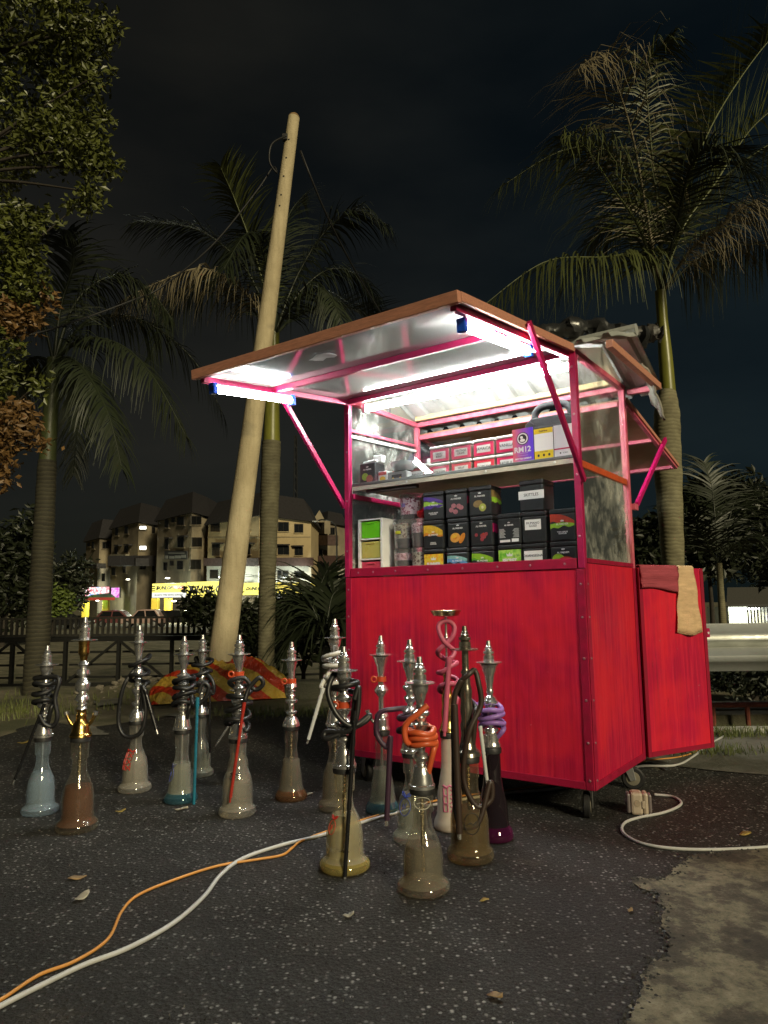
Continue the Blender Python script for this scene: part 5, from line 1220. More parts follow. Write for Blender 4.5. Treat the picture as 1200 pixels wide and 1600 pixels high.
grass('grass', 'grass growing along the kerb by the open door', [(gz(1125, 1150).x, 4.48, .10, .05), (gz(1160, 1150).x, 4.50, .25, .04), (gz(1150, 1190).x, 4.0, .12, .05), (3.4, 4.5, .8, .05)], 900, .07, 2)

# ================================================================== UTILITY POLE AND WIRES
PY = 7.0
pb0 = gy(339, 1072, PY); pt0 = gy(459, 184, PY + .15)
pole = thing('utility_pole', 'leaning round concrete utility pole behind the tarpaulin', 'pole', (pb0.x, pb0.y, 0))
dv = pt0 - Vector((pb0.x, pb0.y, 0)); r0, r1 = .133, .063
def concp():
    m, t, o = new_mat('pole_concrete'); v = coords(t); n1 = noise(t, coords(t, (1, 1, .5)), 7, 5); n2 = noise(t, v, 55, 4, .7)
    c = ramp(t, n1, (.3, (.40, .33, .20)), (.7, (.58, .49, .31))); c = mixc(t, ramp(t, n2, (.55, (0,) * 3), (.75, (.6,) * 3)), c, (.30, .25, .15)); s1 = noise(t, coords(t, (9, 9, .55)), 2.2, 6, .65); c = mixc(t, ramp(t, s1, (.52, (0,) * 3), (.74, (.38,) * 3)), c, (.20, .165, .10)); s3 = noise(t, coords(t, (1, 1, 1.6)), 2.1, 3); c = mixc(t, ramp(t, s3, (.60, (0,) * 3), (.68, (.4,) * 3)), c, (.20, .18, .13)); bsdf(t, o, c, .85, 0, (mixc(t, .5, n2, s1), .8, .015)); return m
PCM = concp()
MB().tube([(dv * f) for f in [i / 24 for i in range(25)]], [r0 + (r1 - r0) * i / 24 for i in range(25)], 24).build('shaft', PCM, pole, 60)
MB().lathe([(0, r1), (.02, r1 * .92), (.04, r1 * .65), (.05, .004)], 20, dv - Vector((0, 0, .003))).build('pole_cap', M('rusty_cap', (.26, .16, .07), .7, 0, .4, 30), pole, 60)
fdir = Vector((-.12, -1, 0)).normalized()
for py in (228, 259, 290, 321, 339):
    f = (1058 - py) / (1058 - 184); p = dv * f + fdir * (r0 + (r1 - r0) * f - .004)
    MB().tube([p, p + fdir * .006], .010, 10).build('bolt_hole', INK, pole)
br = dv * .955 + Vector((-.055, -.03, 0)); MB().box(br.x - .03, br.x + .03, br.y - .05, br.y + .01, br.z - .035, br.z + .035).build('bracket', RUBBER, pole, None, .006)
def wire(label, P, r=.011, nm='overhead_wire'):
    return tag(MB().tube(smooth_path(P, 8), r, 7).build(nm, RUBBER, None, 179), label, 'wire')
WY = PY + .05
wire('dark wire looping from the pole top down to the left edge', [gy(448, 212, WY - .1), gy(425, 225, WY - .1), gy(421, 252, WY - .1), gy(432, 270, WY - .08), gy(426, 262, WY), gy(400, 300, WY), gy(330, 385, WY), gy(250, 450, WY), gy(205, 470, WY - .2), gy(130, 498, WY - .5), (gy(60, 520, WY - .8)), gy(0, 530, WY - 1), gy(-90, 535, WY - 1.2)], .010)
wire('dark wire running from the pole top down behind the awning', [gy(470, 236, WY), gy(483, 270, WY), gy(510, 335, WY + .3), gy(545, 405, WY + .8), gy(580, 465, WY + 1.4), gy(640, 560, WY + 2.4)], .011)

# ================================================================== PALMS
TRK = None
def trunkmat(nm, k):
    m, t, o = new_mat(nm); v = coords(t, (1, 1, 1)); w = N(t, 'ShaderNodeTexWave', wave_type='BANDS', bands_direction='Z'); w.inputs['Scale'].default_value = 7.5; w.inputs['Distortion'].default_value = 4.5; w.inputs['Detail'].default_value = 3; lk(t, v, w.inputs['Vector'])
    n = noise(t, v, 8, 5); c = ramp(t, n, (.3, (.13 * k, .115 * k, .065 * k)), (.7, (.24 * k, .22 * k, .13 * k))); c = mixc(t, ramp(t, w.outputs['Fac'], (.0, (.38,) * 3), (.3, (0,) * 3)), c, (.09, .08, .045)); bsdf(t, o, c, .85, 0, (w.outputs['Fac'], .18, .02)); return m
TRK = trunkmat('palm_trunk', 1.); TRKD = trunkmat('palm_trunk_shaded', .17); TRKM = trunkmat('palm_trunk_half_shaded', .62)  # left and middle trunks: bark colour dimmed, standing in for lamp falloff
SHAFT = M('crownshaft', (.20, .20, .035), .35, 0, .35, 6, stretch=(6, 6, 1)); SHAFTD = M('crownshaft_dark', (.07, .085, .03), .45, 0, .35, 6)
FG, FD, FB = M('frond_green', (.085, .10, .030), .5, 0, .45, 3), M('frond_shaded', (.022, .030, .013), .5, 0, .4, 3), M('frond_dry', (.24, .20, .12), .6, 0, .4, 4)  # second green has shade painted in, since the sun does not fade with distance
FGL = M('frond_lit', (.13, .15, .045), .5, 0, .4, 3)  # brightened copy of the green: lit look painted into two right-hand fronds
def frond(par, pts, m, ll, droop=.5, seed=0, n=44, lift=0., curl=0., wd=.011):
    n = int(n * 1.9); wd *= 1.15; ll *= 1.15
    """pts: world points of the midrib; ll: leaflet length"""
    q = random.Random(seed); P = smooth_path(pts, 10); mb = MB(); o = par.location
    P = [p - o for p in P]; mb.tube(P, [.020 * (1 - .85 * i / (len(P) - 1)) for i in range(len(P))], 6)
    for k in range(n):
        f = .16 + .84 * k / (n - 1); fi = f * (len(P) - 1); i = min(int(fi), len(P) - 2); p = P[i].lerp(P[i + 1], fi - i); d = (P[i + 1] - P[i]).normalized()
        side = d.cross(Vector((0, 0, 1)));
        side = side.normalized() if side.length > .15 else Vector((1, 0, 0))
        up = side.cross(d).normalized()
        prof = (math.sin(math.pi * (.12 + .80 * f)) ** .6)
        for s_ in (-1, 1):
            l = ll * prof * (q.uniform(.80, 1.15) if q.random() < .85 else q.uniform(.3, .8)); dirv = (side * s_ * q.uniform(.55, .95) + d * (.35 + .5 * f) + up * (lift + q.uniform(-.25, .25))).normalized()
            a = p.copy(); w = wd * q.uniform(.7, 1.2); pr = []; dr = droop * q.uniform(.6, 1.4); wv = dirv.cross(up).normalized()
            for g_ in range(5):
                t_ = g_ / 4; pr.append((a.copy(), w * (1 - t_ * .92) if g_ else w * .5)); step = (dirv * (1 - t_ * dr * .55) + Vector((q.uniform(-curl, curl), q.uniform(-curl, curl), -dr * (t_ + .15) * 1.5))).normalized() * (l / 4); a = a + step
            kx = len(mb.v)
            for c_, w_ in pr: mb.v += [tuple(c_ - wv * w_), tuple(c_ + wv * w_)]
            for g_ in range(4): b = kx + 2 * g_; mb.f.append((b, b + 1, b + 3, b + 2)); mb.m.append(0)
    return mb.build('frond', m, par, 179)
def palm(label, Y, base, tr_pts, shaft_pts, fronds, shaftm=SHAFT, trk=None, lk_=1.):
    b = gy(*base, Y); t = thing('palm_tree', label, 'palm tree', (b.x, Y, height(b.x, Y)))
    o = t.location
    P = [gy(x, y, Y) - o for x, y, r in tr_pts]; P[0].z = -.1
    k = Y / FPX
    SPt = smooth_path([(*p, ) for p in P], 8); rr = []
    for i in range(len(SPt)):
        f = i / (len(SPt) - 1) * (len(P) - 1); j = min(int(f), len(P) - 2); rr.append((tr_pts[j][2] * (1 - f + j) + tr_pts[j + 1][2] * (f - j)) * k)
    rr = [r_ * (1 + .025 * math.sin(i * 2.1)) for i, r_ in enumerate(rr)]
    MB().tube(SPt, rr, 20).build('trunk', trk or TRK, t, 60)
    Q = smooth_path([gy(x, y, Y) - o for x, y, r in shaft_pts], 6); rr = []
    for i in range(len(Q)):
        f = i / (len(Q) - 1) * (len(shaft_pts) - 1); j = min(int(f), len(shaft_pts) - 2); rr.append((shaft_pts[j][2] * (1 - f + j) + shaft_pts[j + 1][2] * (f - j)) * k)
    MB().tube(Q, rr, 18).build('crownshaft', shaftm, t, 60)
    top = shaft_pts[-1]
    for i, fr_ in enumerate(fronds):
        pts, m, ll, dr = fr_[:4]; ll *= lk_; kw = fr_[4] if len(fr_) > 4 else {}
        W = [gy(top[0], top[1] + 6, Y)] + [gy(x, y, Y + dz) for x, y, dz in pts]
        frond(t, W, m, ll, dr, seed=i * 13 + len(label), **kw)
    return t
palm('tall palm with yellow green crownshaft behind the cart, at the right', 7.6, (1052, 1000),
     [(1056, 1040, 17), (1052, 890, 16.5), (1044, 740, 21), (1042, 650, 20), (1043, 610, 12)], [(1044, 615, 12), (1040, 560, 11), (1035, 500, 8.5), (1032, 455, 9)],
     [([(1010, 330, .1), (985, 200, -.1), (945, 95, -.6), (905, 105, -1.0)], FB, .72, .95, dict(curl=.45, n=66, wd=.0065)),
      ([(1000, 330, .2), (955, 240, .1), (880, 235, 0), (785, 290, -.2)], FG, .52, .85, {}),
      ([(1005, 402, -.2), (940, 402, -.5), (850, 410, -.8), (752, 480, -1.0)], FG, .60, 1.3, dict(n=54)),
      ([(1060, 330, .3), (1110, 200, .5), (1180, 90, .6), (1260, 0, .6)], FGL, .72, .15, dict(lift=.65, wd=.024)),
      ([(1070, 350, .5), (1140, 270, .8), (1230, 210, 1.1), (1310, 180, 1.2)], FG, .8, .5, dict(wd=.015)),
      ([(1080, 390, -.2), (1125, 355, -.4), (1180, 320, -.6), (1260, 380, -.8)], FB, .60, 1.2, dict(curl=.4, n=60, wd=.0065)),
      ([(1085, 408, .0), (1130, 388, .1), (1200, 385, .3), (1280, 430, .4)], FD, .55, 1.3, {}),
      ([(1028, 330, .4), (1015, 200, .6), (1012, 100, .5), (1050, 60, .3)], FG, .48, .9, dict(curl=.2)),
      ([(1000, 380, .6), (960, 350, .9), (920, 380, 1.1), (880, 440, 1.2)], FD, .55, .8, {}),
      ([(1060, 340, -.3), (1080, 260, -.7), (1120, 230, -1.0), (1190, 280, -1.2)], FD, .6, .7, {}),
      ([(1035, 380, .8), (1060, 310, 1.2), (1100, 280, 1.6)], FD, .6, .7, {}),
      ([(1000, 360, -.2), (955, 290, -.5), (915, 230, -.8), (880, 210, -1.0)], FG, .6, .9, dict(curl=.3, n=44, wd=.008)),
      ([(1065, 360, .1), (1115, 290, .1), (1175, 200, .0), (1250, 140, -.1)], FGL, .66, .35, dict(lift=.45, wd=.020))], lk_=1.4)
palm('palm with drooping crown behind the leaning pole', 8.7, (416, 1060),
     [(413, 1052, 14), (418, 900, 13), (422, 760, 15), (424, 690, 15)], [(424, 700, 14), (425, 640, 12), (427, 570, 9), (428, 520, 9)],
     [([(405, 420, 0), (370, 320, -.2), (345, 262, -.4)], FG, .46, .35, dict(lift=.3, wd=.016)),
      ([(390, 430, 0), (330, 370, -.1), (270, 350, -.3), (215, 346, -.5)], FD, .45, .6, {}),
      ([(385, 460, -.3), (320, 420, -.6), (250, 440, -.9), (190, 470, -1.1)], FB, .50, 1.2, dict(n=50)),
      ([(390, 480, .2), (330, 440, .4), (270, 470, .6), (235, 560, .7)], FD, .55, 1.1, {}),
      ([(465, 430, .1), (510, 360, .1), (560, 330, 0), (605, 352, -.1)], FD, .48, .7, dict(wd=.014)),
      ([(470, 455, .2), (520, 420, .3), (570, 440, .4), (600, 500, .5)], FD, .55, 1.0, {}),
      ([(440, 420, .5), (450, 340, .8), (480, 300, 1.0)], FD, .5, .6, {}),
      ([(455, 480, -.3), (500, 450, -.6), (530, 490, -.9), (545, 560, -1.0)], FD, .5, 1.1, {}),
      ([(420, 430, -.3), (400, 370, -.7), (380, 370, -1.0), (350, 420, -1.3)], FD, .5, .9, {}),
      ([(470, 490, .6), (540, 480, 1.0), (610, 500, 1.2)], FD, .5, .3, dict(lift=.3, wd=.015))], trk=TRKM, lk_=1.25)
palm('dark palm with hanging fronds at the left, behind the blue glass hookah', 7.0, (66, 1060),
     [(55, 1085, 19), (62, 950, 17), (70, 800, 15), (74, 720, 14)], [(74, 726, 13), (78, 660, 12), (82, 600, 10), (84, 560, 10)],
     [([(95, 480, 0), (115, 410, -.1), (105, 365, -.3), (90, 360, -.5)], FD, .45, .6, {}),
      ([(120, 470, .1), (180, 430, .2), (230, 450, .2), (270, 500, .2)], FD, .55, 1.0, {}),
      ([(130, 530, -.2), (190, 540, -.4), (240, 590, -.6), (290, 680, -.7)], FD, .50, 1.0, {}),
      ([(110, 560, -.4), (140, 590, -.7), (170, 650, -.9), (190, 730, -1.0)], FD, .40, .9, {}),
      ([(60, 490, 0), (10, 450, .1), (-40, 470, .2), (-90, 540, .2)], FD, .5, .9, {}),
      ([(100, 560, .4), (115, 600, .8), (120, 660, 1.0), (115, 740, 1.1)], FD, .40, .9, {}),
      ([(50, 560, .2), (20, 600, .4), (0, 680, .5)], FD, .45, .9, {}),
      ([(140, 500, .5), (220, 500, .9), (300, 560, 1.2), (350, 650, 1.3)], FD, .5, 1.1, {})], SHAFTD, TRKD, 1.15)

# ================================================================== BROADLEAF TREES AND SHRUBS
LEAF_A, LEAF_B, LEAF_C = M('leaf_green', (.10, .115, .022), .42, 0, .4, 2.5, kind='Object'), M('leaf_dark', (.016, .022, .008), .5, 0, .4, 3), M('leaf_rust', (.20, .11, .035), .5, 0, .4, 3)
def leaves(mb, c, rx, ry, rz, n, L, q, mi=0, shell=.55):
    for k in range(n):
        while True:
            d = Vector((q.uniform(-1, 1), q.uniform(-1, 1), q.uniform(-1, 1)))
            if shell < d.length <= 1 or (d.length <= shell and q.random() < .35): break
        p = Vector((c[0] + d.x * rx, c[1] + d.y * ry, c[2] + d.z * rz))
        for s_ in range(3):
            a = Vector((q.gauss(0, 1), q.gauss(0, 1), q.gauss(-.1, .7))).normalized(); b = a.cross(Vector((q.gauss(0, 1), q.gauss(0, 1), q.gauss(0, 1)))).normalized(); l = L * q.uniform(.6, 1.15); w = l * .23
            o = p + Vector((q.gauss(0, .5), q.gauss(0, .5), q.gauss(0, .5))) * L
            m_ = a.cross(b) * l * .08
            mb.add([o, o + a * l * .45 + b * w + m_, o + a * l, o + a * l * .45 - b * w + m_], [(0, 1, 2, 3)], mi)
def tree(name, label, base, trunk, clumps, L, seed, mats, cat='tree', r=.09, group=None, limb=.42):
    q = random.Random(seed); t = thing(name, label, cat, base, 0, group); mb = MB(); o = Vector(base)
    for (x, y, z, rx, ry, rz, n, mi) in clumps: leaves(mb, (x - o.x, y - o.y, z - o.z), rx, ry, rz, n, L, q, mi)
    mb.build('crown', mats, t)
    tk = MB(); tp_ = [Vector(p) - o for p in trunk]
    tk.tube(smooth_path(tp_, 6), [r * (1 - .6 * i / ((len(tp_) - 1) * 6)) for i in range((len(tp_) - 1) * 6 + 1)], 10)
    for (x, y, z, rx, ry, rz, n, mi) in clumps:
        c = Vector((x, y, z)) - o; s0 = min(tp_, key=lambda p: (p - c).length + (.6 if p.z > c.z else 0))
        m_ = s0.lerp(c, .5) + Vector((q.uniform(-.1, .1), q.uniform(-.1, .1), .12)) * max(rx, .3); tk.tube(smooth_path([s0, m_, c], 5), [r * limb * (1 - .8 * i / 10) for i in range(11)], 7)
    tk.build('trunk', M('bark', (.035, .028, .02), .9, 0, .4, 12, .4, 40), t, 60); return t
def cl_px(px, py, Y, rpx, rpy, n, mi, dep=.7):
    c = gy(px, py, Y); k = Y / FPX; return (c.x, Y, c.z, rpx * k, rpx * k * dep, rpy * k, n, mi)
TY = 5.2
cl = [cl_px(40, 30, TY, 110, 70, 620, 0), cl_px(120, 60, TY + .1, 55, 60, 330, 0), cl_px(20, 140, TY + .3, 100, 80, 620, 0), cl_px(115, 150, TY + .2, 42, 60, 240, 0), cl_px(150, 118, TY, 34, 12, 40, 0), cl_px(80, 215, TY, 60, 55, 420, 0), cl_px(135, 232, TY - .1, 34, 50, 230, 0), cl_px(142, 300, TY - .1, 16, 34, 60, 0), cl_px(0, 250, TY + .3, 60, 60, 330, 0),
      cl_px(15, 370, TY - .4, 52, 62, 430, 0), cl_px(40, 430, TY - .4, 32, 50, 190, 0), cl_px(-10, 470, TY - .3, 60, 50, 260, 0), cl_px(22, 500, TY - .4, 40, 24, 150, 1), cl_px(0, 560, TY - .4, 36, 50, 170, 0), cl_px(-25, 610, TY - .4, 40, 50, 120, 0), cl_px(18, 660, TY - .5, 34, 34, 210, 1), cl_px(0, 720, TY - .5, 22, 44, 140, 1), cl_px(168, 40, TY, 22, 26, 50, 0), cl_px(160, 180, TY + .1, 20, 14, 34, 0), cl_px(172, 262, TY, 16, 18, 34, 0), cl_px(120, 322, TY, 22, 12, 30, 0), cl_px(66, 345, TY - .3, 14, 16, 28, 0), cl_px(72, 470, TY - .3, 14, 22, 34, 1), cl_px(58, 600, TY - .4, 12, 18, 24, 0), cl_px(60, 690, TY - .4, 14, 14, 26, 1), cl_px(-60, 120, TY + .2, 70, 130, 260, 0), cl_px(-70, 420, TY, 60, 160, 200, 0)]
tx = gy(-150, 600, TY).x
tree('leafy_tree', 'leafy tree with small green and rusty leaves at the top left', (tx, TY, 0), [(tx, TY, -.05), (tx + .05, TY, 1.5), (tx - .02, TY + .05, 2.8), (tx + .15, TY, 4.2), (tx + .3, TY, 5.2)], cl, .066, 3, [LEAF_A, LEAF_C], r=.12, limb=.16)
def shrub(label, px, py, Y, rpx, rpy, n, L, seed, mats=None, nm='shrub', k=3, cat='shrub'):
    q = random.Random(seed); c = gy(px, py, Y); kk = Y / FPX; z0 = height(c.x, Y); cs = []
    for i in range(k):
        ox = (i - (k - 1) / 2) / max(1, k) * 1.3 * rpx; cs.append(cl_px(px + ox + q.uniform(-.1, .1) * rpx, py + q.uniform(-.25, .35) * rpy, Y + q.uniform(-.3, .3) * rpx * kk, rpx * (.85 / k + .18), rpy * q.uniform(.7, 1), int(n / k), 0))
    return tree(nm, label, (c.x, Y, z0), [(c.x, Y, z0 - .05), (c.x + .05, Y, (z0 + c.z) / 2), (c.x, Y, c.z)], cs, L, seed, mats or [LEAF_B], cat, r=.05 * max(1, Y / 12))
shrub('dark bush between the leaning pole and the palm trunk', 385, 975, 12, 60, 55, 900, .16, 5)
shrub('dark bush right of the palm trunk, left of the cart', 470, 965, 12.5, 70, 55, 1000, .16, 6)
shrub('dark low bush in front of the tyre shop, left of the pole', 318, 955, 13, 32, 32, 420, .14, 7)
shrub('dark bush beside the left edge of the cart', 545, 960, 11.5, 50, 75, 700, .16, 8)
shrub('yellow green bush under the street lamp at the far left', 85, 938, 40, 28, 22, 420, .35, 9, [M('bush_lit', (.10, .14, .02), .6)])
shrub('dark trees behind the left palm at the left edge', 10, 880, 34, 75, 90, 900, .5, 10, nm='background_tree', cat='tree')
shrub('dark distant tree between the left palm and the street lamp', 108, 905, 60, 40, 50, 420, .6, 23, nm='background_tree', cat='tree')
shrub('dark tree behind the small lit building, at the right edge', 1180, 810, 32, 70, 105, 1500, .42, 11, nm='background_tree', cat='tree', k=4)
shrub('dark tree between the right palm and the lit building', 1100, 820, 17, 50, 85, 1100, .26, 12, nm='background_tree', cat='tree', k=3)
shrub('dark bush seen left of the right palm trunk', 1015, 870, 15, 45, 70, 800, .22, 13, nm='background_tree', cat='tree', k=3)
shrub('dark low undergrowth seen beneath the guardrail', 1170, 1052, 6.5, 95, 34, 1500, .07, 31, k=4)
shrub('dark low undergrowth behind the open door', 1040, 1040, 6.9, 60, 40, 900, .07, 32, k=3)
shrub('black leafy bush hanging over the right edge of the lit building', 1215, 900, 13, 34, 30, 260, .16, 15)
def sapling(label, px, py, Y, fr_, m=FD):
    b = gy(px, py, Y); t = thing('young_palm', label, 'palm tree', (b.x, Y, height(b.x, Y)))
    MB().tube([(0, 0, -.05), (.02, 0, b.z - t.location.z)], [.09, .06], 10).build('trunk', TRK, t, 60)
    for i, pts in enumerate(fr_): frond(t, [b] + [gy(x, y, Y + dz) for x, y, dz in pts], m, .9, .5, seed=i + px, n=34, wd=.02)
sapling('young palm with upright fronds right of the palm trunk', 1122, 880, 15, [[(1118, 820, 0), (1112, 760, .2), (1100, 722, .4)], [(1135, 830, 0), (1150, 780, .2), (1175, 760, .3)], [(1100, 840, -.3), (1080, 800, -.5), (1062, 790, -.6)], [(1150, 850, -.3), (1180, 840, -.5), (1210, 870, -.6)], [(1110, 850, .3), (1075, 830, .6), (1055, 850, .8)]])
sapling('small banana like palm left of the cart, above the tarpaulin', 505, 1010, 9.2, [[(495, 965, 0), (480, 940, 0), (455, 945, -.1)], [(512, 965, 0), (520, 930, .1), (540, 915, .2)], [(500, 980, -.2), (470, 980, -.3), (450, 1005, -.4)], [(515, 985, -.2), (535, 975, -.3), (548, 1000, -.4)], [(505, 960, .3), (500, 920, .5), (512, 890, .6)]])

# ================================================================== BRIDGE RAILING OVER THE CHANNEL
BY = 14.0
bl, brr = gy(-60, 962, BY), gy(600, 949, BY); bz = lambda f, py0, py1: gy(0, py0 + (py1 - py0) * f, BY).z
brd = thing('footbridge', 'dim steel truss footbridge with a slatted railing behind the hookahs', 'bridge', (bl.x, BY, -1.05))
BW = brr.x - bl.x; ztop, zdk, zbt = .62 + 1.05, .27 + 1.05, -.72 + 1.05
BM_ = M('bridge_paint', (.050, .047, .038), .6, .2, .5, 9); BMD = M('bridge_steel', (.018, .018, .016), .6, .3, .4, 9)
def BB(nm, *a, m=BM_): return MB().box(*a).build(nm, m, brd)
BB('top_rail', 0, BW, -.03, .03, ztop - .04, ztop); BB('deck_beam', 0, BW, -.05, 1.4, zdk - .12, zdk - .03, m=BMD); BB('bottom_chord', 0, BW, -.04, .04, zbt, zbt + .08, m=BMD); BB('middle_rail', 0, BW, -.035, .025, zdk - .02, zdk + .02)
bal = MB().box(-.022, .022, -.02, .02, zdk + .022, ztop - .042).mesh('baluster', BM_)
nb = int(BW / .105)
for i in range(nb): o = link('baluster', bal, brd); o.location.x = .05 + i * .105
nv = 8
for i in range(nv + 1): BB('upright', BW * i / nv - .03, BW * i / nv + .03, -.045, .045, zbt + .082, zdk - .122, m=BMD)
for i in range(nv):
    a, b = BW * i / nv + .04, BW * (i + 1) / nv - .04
    if i % 2: a, b = b, a
    MB().bar((a, -.02, zbt + .09), (b, -.02, zdk - .13), .045, .045).build('diagonal', BMD, brd)
    for j in range(3): BB('louvre', BW * i / nv + .035, BW * (i + 1) / nv - .035, .1, .12, zbt + .16 + j * .24, zbt + .20 + j * .24, m=BMD)
for i in (0, 2, 4, 6, 8): BB('pier', BW * i / nv - .08, BW * i / nv + .08, .2, .4, -.02 + height(bl.x + BW * i / nv, BY) + 1.05 - .1, zbt - .001, m=BMD)

# ================================================================== SHOPHOUSES ACROSS THE STREET
GZ = -1.05
WALL = dirtmat('dirty_render', (.20, .165, .11), (.36, .30, .20), (.11, .09, .065), .5)
WALL2 = dirtmat('cream_render', (.36, .28, .15), (.46, .36, .20), (.28, .21, .12), .35)
WHT = dirtmat('shop_white', (.50, .48, .42), (.62, .60, .54), (.40, .38, .32), .4)
ROOFM = M('roof_tile', (.020, .018, .020), .7, 0, .4, 3, .5, 4); ROOFS = M('roof_strip', (.060, .030, .024), .7, 0, .4, 3, .5, 4)
PANE = M('window_dark', (.012, .013, .014), .12, 0, .3, 4); FRM = M('window_frame', (.07, .06, .05), .6)
LITW = emit('lit_window', (1, 1, .92), 3.5, False)
def plan_pt(px, Y): p = gy(px, 940, Y); return Vector((p.x, Y, 0))
def building(label, plan, eave, bottom, ridge, walls=None, inset=.22, name='shophouse', wm=None):
    """plan: (px, Y) corners seen left to right; eave / ridge: pixel heights at the first corner of the nearest Y"""
    P = [plan_pt(*p) for p in plan]; t = thing(name, label, 'building', (P[0].x, P[0].y, GZ)); o = t.location
    depth = 9; back = [P[-1] + Vector((0, depth, 0)), P[0] + Vector((0, depth, 0))]
    ring = P + back; near = min(range(len(P)), key=lambda i: P[i].y)
    ze = gy(plan[near][0], eave, P[near].y).z; zr = gy(plan[near][0], ridge, P[near].y).z
    w = MB(); w.prism([Vector((p.x, p.y, GZ)) - o for p in ring], (0, 0, ze - GZ)); w.build('wall', wm or WALL, t, None, 0, True)
    cen = sum(ring, Vector()) / len(ring); low = [Vector((p.x, p.y, ze)) + (p - cen).normalized() * .5 - o for p in ring]; top = [Vector((p.x, p.y, zr)) + (cen - p) * inset - o for p in ring]
    r_ = MB(); n = len(ring); r_.add(low + top, [tuple(range(n)), tuple(range(n, 2 * n))] + [(i, (i + 1) % n, (i + 1) % n + n, i + n) for i in range(n)]); r_.build('roof', ROOFM, t, None, 0, True)
    def face(i):
        a, b = P[i], P[i + 1]; n_ = (b - a).cross(Vector((0, 0, 1))).normalized()
        if n_.dot(EYE - a) < 0: n_ = -n_
        return a, n_
    def rect(nm, i, x0, y0, x1, y1, m, proud=.06, thick=.12, parent=None):
        a, n_ = face(i); pts = [onplane(x, y, a + n_ * proud, n_) - o for x, y in ((x0, y0), (x0, y1), (x1, y1), (x1, y0))]
        mb = MB(); mb.prism(pts, -n_ * thick); return mb.build(nm, m, parent or t, None, 0, True)
    def win(i, px, py, w_, h_, lit=False, hood=False):
        f = rect('window', i, px - w_ / 2, py - h_ / 2, px + w_ / 2, py + h_ / 2, FRM, .05, .10)
        c = rect('pane', i, px - w_ / 2 + .7, py - h_ / 2 + .8, px - .25, py + h_ / 2 - .8, LITW if lit else PANE, .075, .02, f)
        rect('pane', i, px + .25, py - h_ / 2 + .8, px + w_ / 2 - .7, py + h_ / 2 - .8, LITW if lit else PANE, .075, .02, f)
        rect('sill', i, px - w_ / 2 - .6, py + h_ / 2, px + w_ / 2 + .6, py + h_ / 2 + 1, wm or WALL, .14, .18, f)
        if hood: rect('hood', i, px - w_ / 2 - 1, py - h_ / 2 - 2, px + w_ / 2 + 1, py - h_ / 2 - .2, ROOFM, .5, .5, f)
    return t, rect, win
b1, rect, win = building('farthest shophouse at the left end of the row', [(131, 104), (152, 98), (176, 100)], 841, 960, 809)
for a in ((0, 138, 851, 4, 6), (0, 145, 852, 4, 11), (1, 165, 852, 10, 11), (0, 143, 882, 4, 10), (0, 137, 878, 3, 6)): win(*a)
rect('lower_wall', 1, 154, 887, 174, 958, WHT, .4, .3); rect('lower_roof', 0, 131, 880, 151, 888, ROOFM, 1.2, 1.2); rect('lower_window', 1, 159, 896, 164, 908, PANE, .5, .05)
b2, rect, win = building('tall shophouse with two lit windows', [(171, 96), (213, 88), (246, 93)], 816, 960, 782)
for a in ((0, 182, 831, 5, 12), (0, 197, 828, 6, 12), (0, 181, 860, 5, 14, False, True), (0, 197, 858, 6, 12, False, True), (0, 177, 893, 6, 12), (0, 194, 890, 5, 11), (1, 240, 828, 5, 12), (1, 223, 887, 10, 6), (1, 240, 888, 4, 9)): win(*a)
win(1, 223.5, 824.5, 11, 6, True); win(1, 223.5, 856, 11, 7, True); rect('balcony_wall', 0, 171, 866, 196, 878, M('pale_render', (.33, .30, .22), .8, 0, .3, 1), .5, .5); rect('porch_roof', 1, 188, 868, 243, 884, ROOFM, 1.6, 1.6)
rect('porch_roof', 0, 196, 872, 212, 884, ROOFM, 1.6, 1.6)
b3, rect, win = building('grimy shophouse with a dark banner and wide roof', [(243, 86), (297, 78), (325, 83)], 801, 960, 764)
for a in ((0, 260, 818, 6, 13), (0, 270, 813, 6, 7), (0, 282, 814, 11, 13), (1, 307, 813, 16, 14), (0, 260, 850, 6, 17, False, True), (0, 282, 847, 10, 17, False, True), (1, 308, 847, 16, 15), (0, 258, 885, 6, 13), (0, 281, 883, 10, 14), (0, 268, 880, 6, 8), (1, 306, 882, 17, 16)): win(*a)
bn = rect('banner', 0, 257, 861, 292, 874, M('banner_dark', (.03, .03, .03), .7), .35, .1)
for x0, x1, y0, y1 in ((258, 262, 868, 873), (264, 272, 869, 873), (273, 282, 868, 872.5), (283, 290, 867, 871.5), (263, 288, 863.5, 865)): rect('banner_print', 0, x0, y0, x1, y1, M('banner_pale', (.30, .30, .28), .7), .38, .02, bn)
b4, rect, win = building('cream corner shophouse with dark mansard roof above the yellow tyre signs', [(323, 80), (404, 72), (486, 78)], 806, 960, 766, inset=.16, wm=WALL2)
for a in ((0, 336, 823.5, 14, 15), (0, 337, 859, 12, 19, False, True), (1, 443, 823, 17, 15), (1, 467, 825.5, 14, 14), (1, 443, 859.5, 18, 15, False, True), (1, 467, 861, 13, 14, False, True), (0, 383, 823, 14, 15), (0, 384, 858, 14, 17, False, True)): win(*a)
rect('string_course', 0, 324, 838.5, 403, 839.6, WALL, .04, .06); rect('string_course', 1, 405, 838.5, 485, 839.6, WALL, .04, .06)
rect('skirt_roof', 0, 318, 872, 404, 884, ROOFS, 1.5, 1.4); rect('skirt_roof', 1, 404.6, 871, 490, 884, ROOFS, 1.5, 1.4)
rect('lower_wall', 0, 323, 884.6, 403.6, 960, WHT, .25, .2); rect('lower_wall', 1, 404.4, 884.6, 486, 960, WHT, .25, .2)
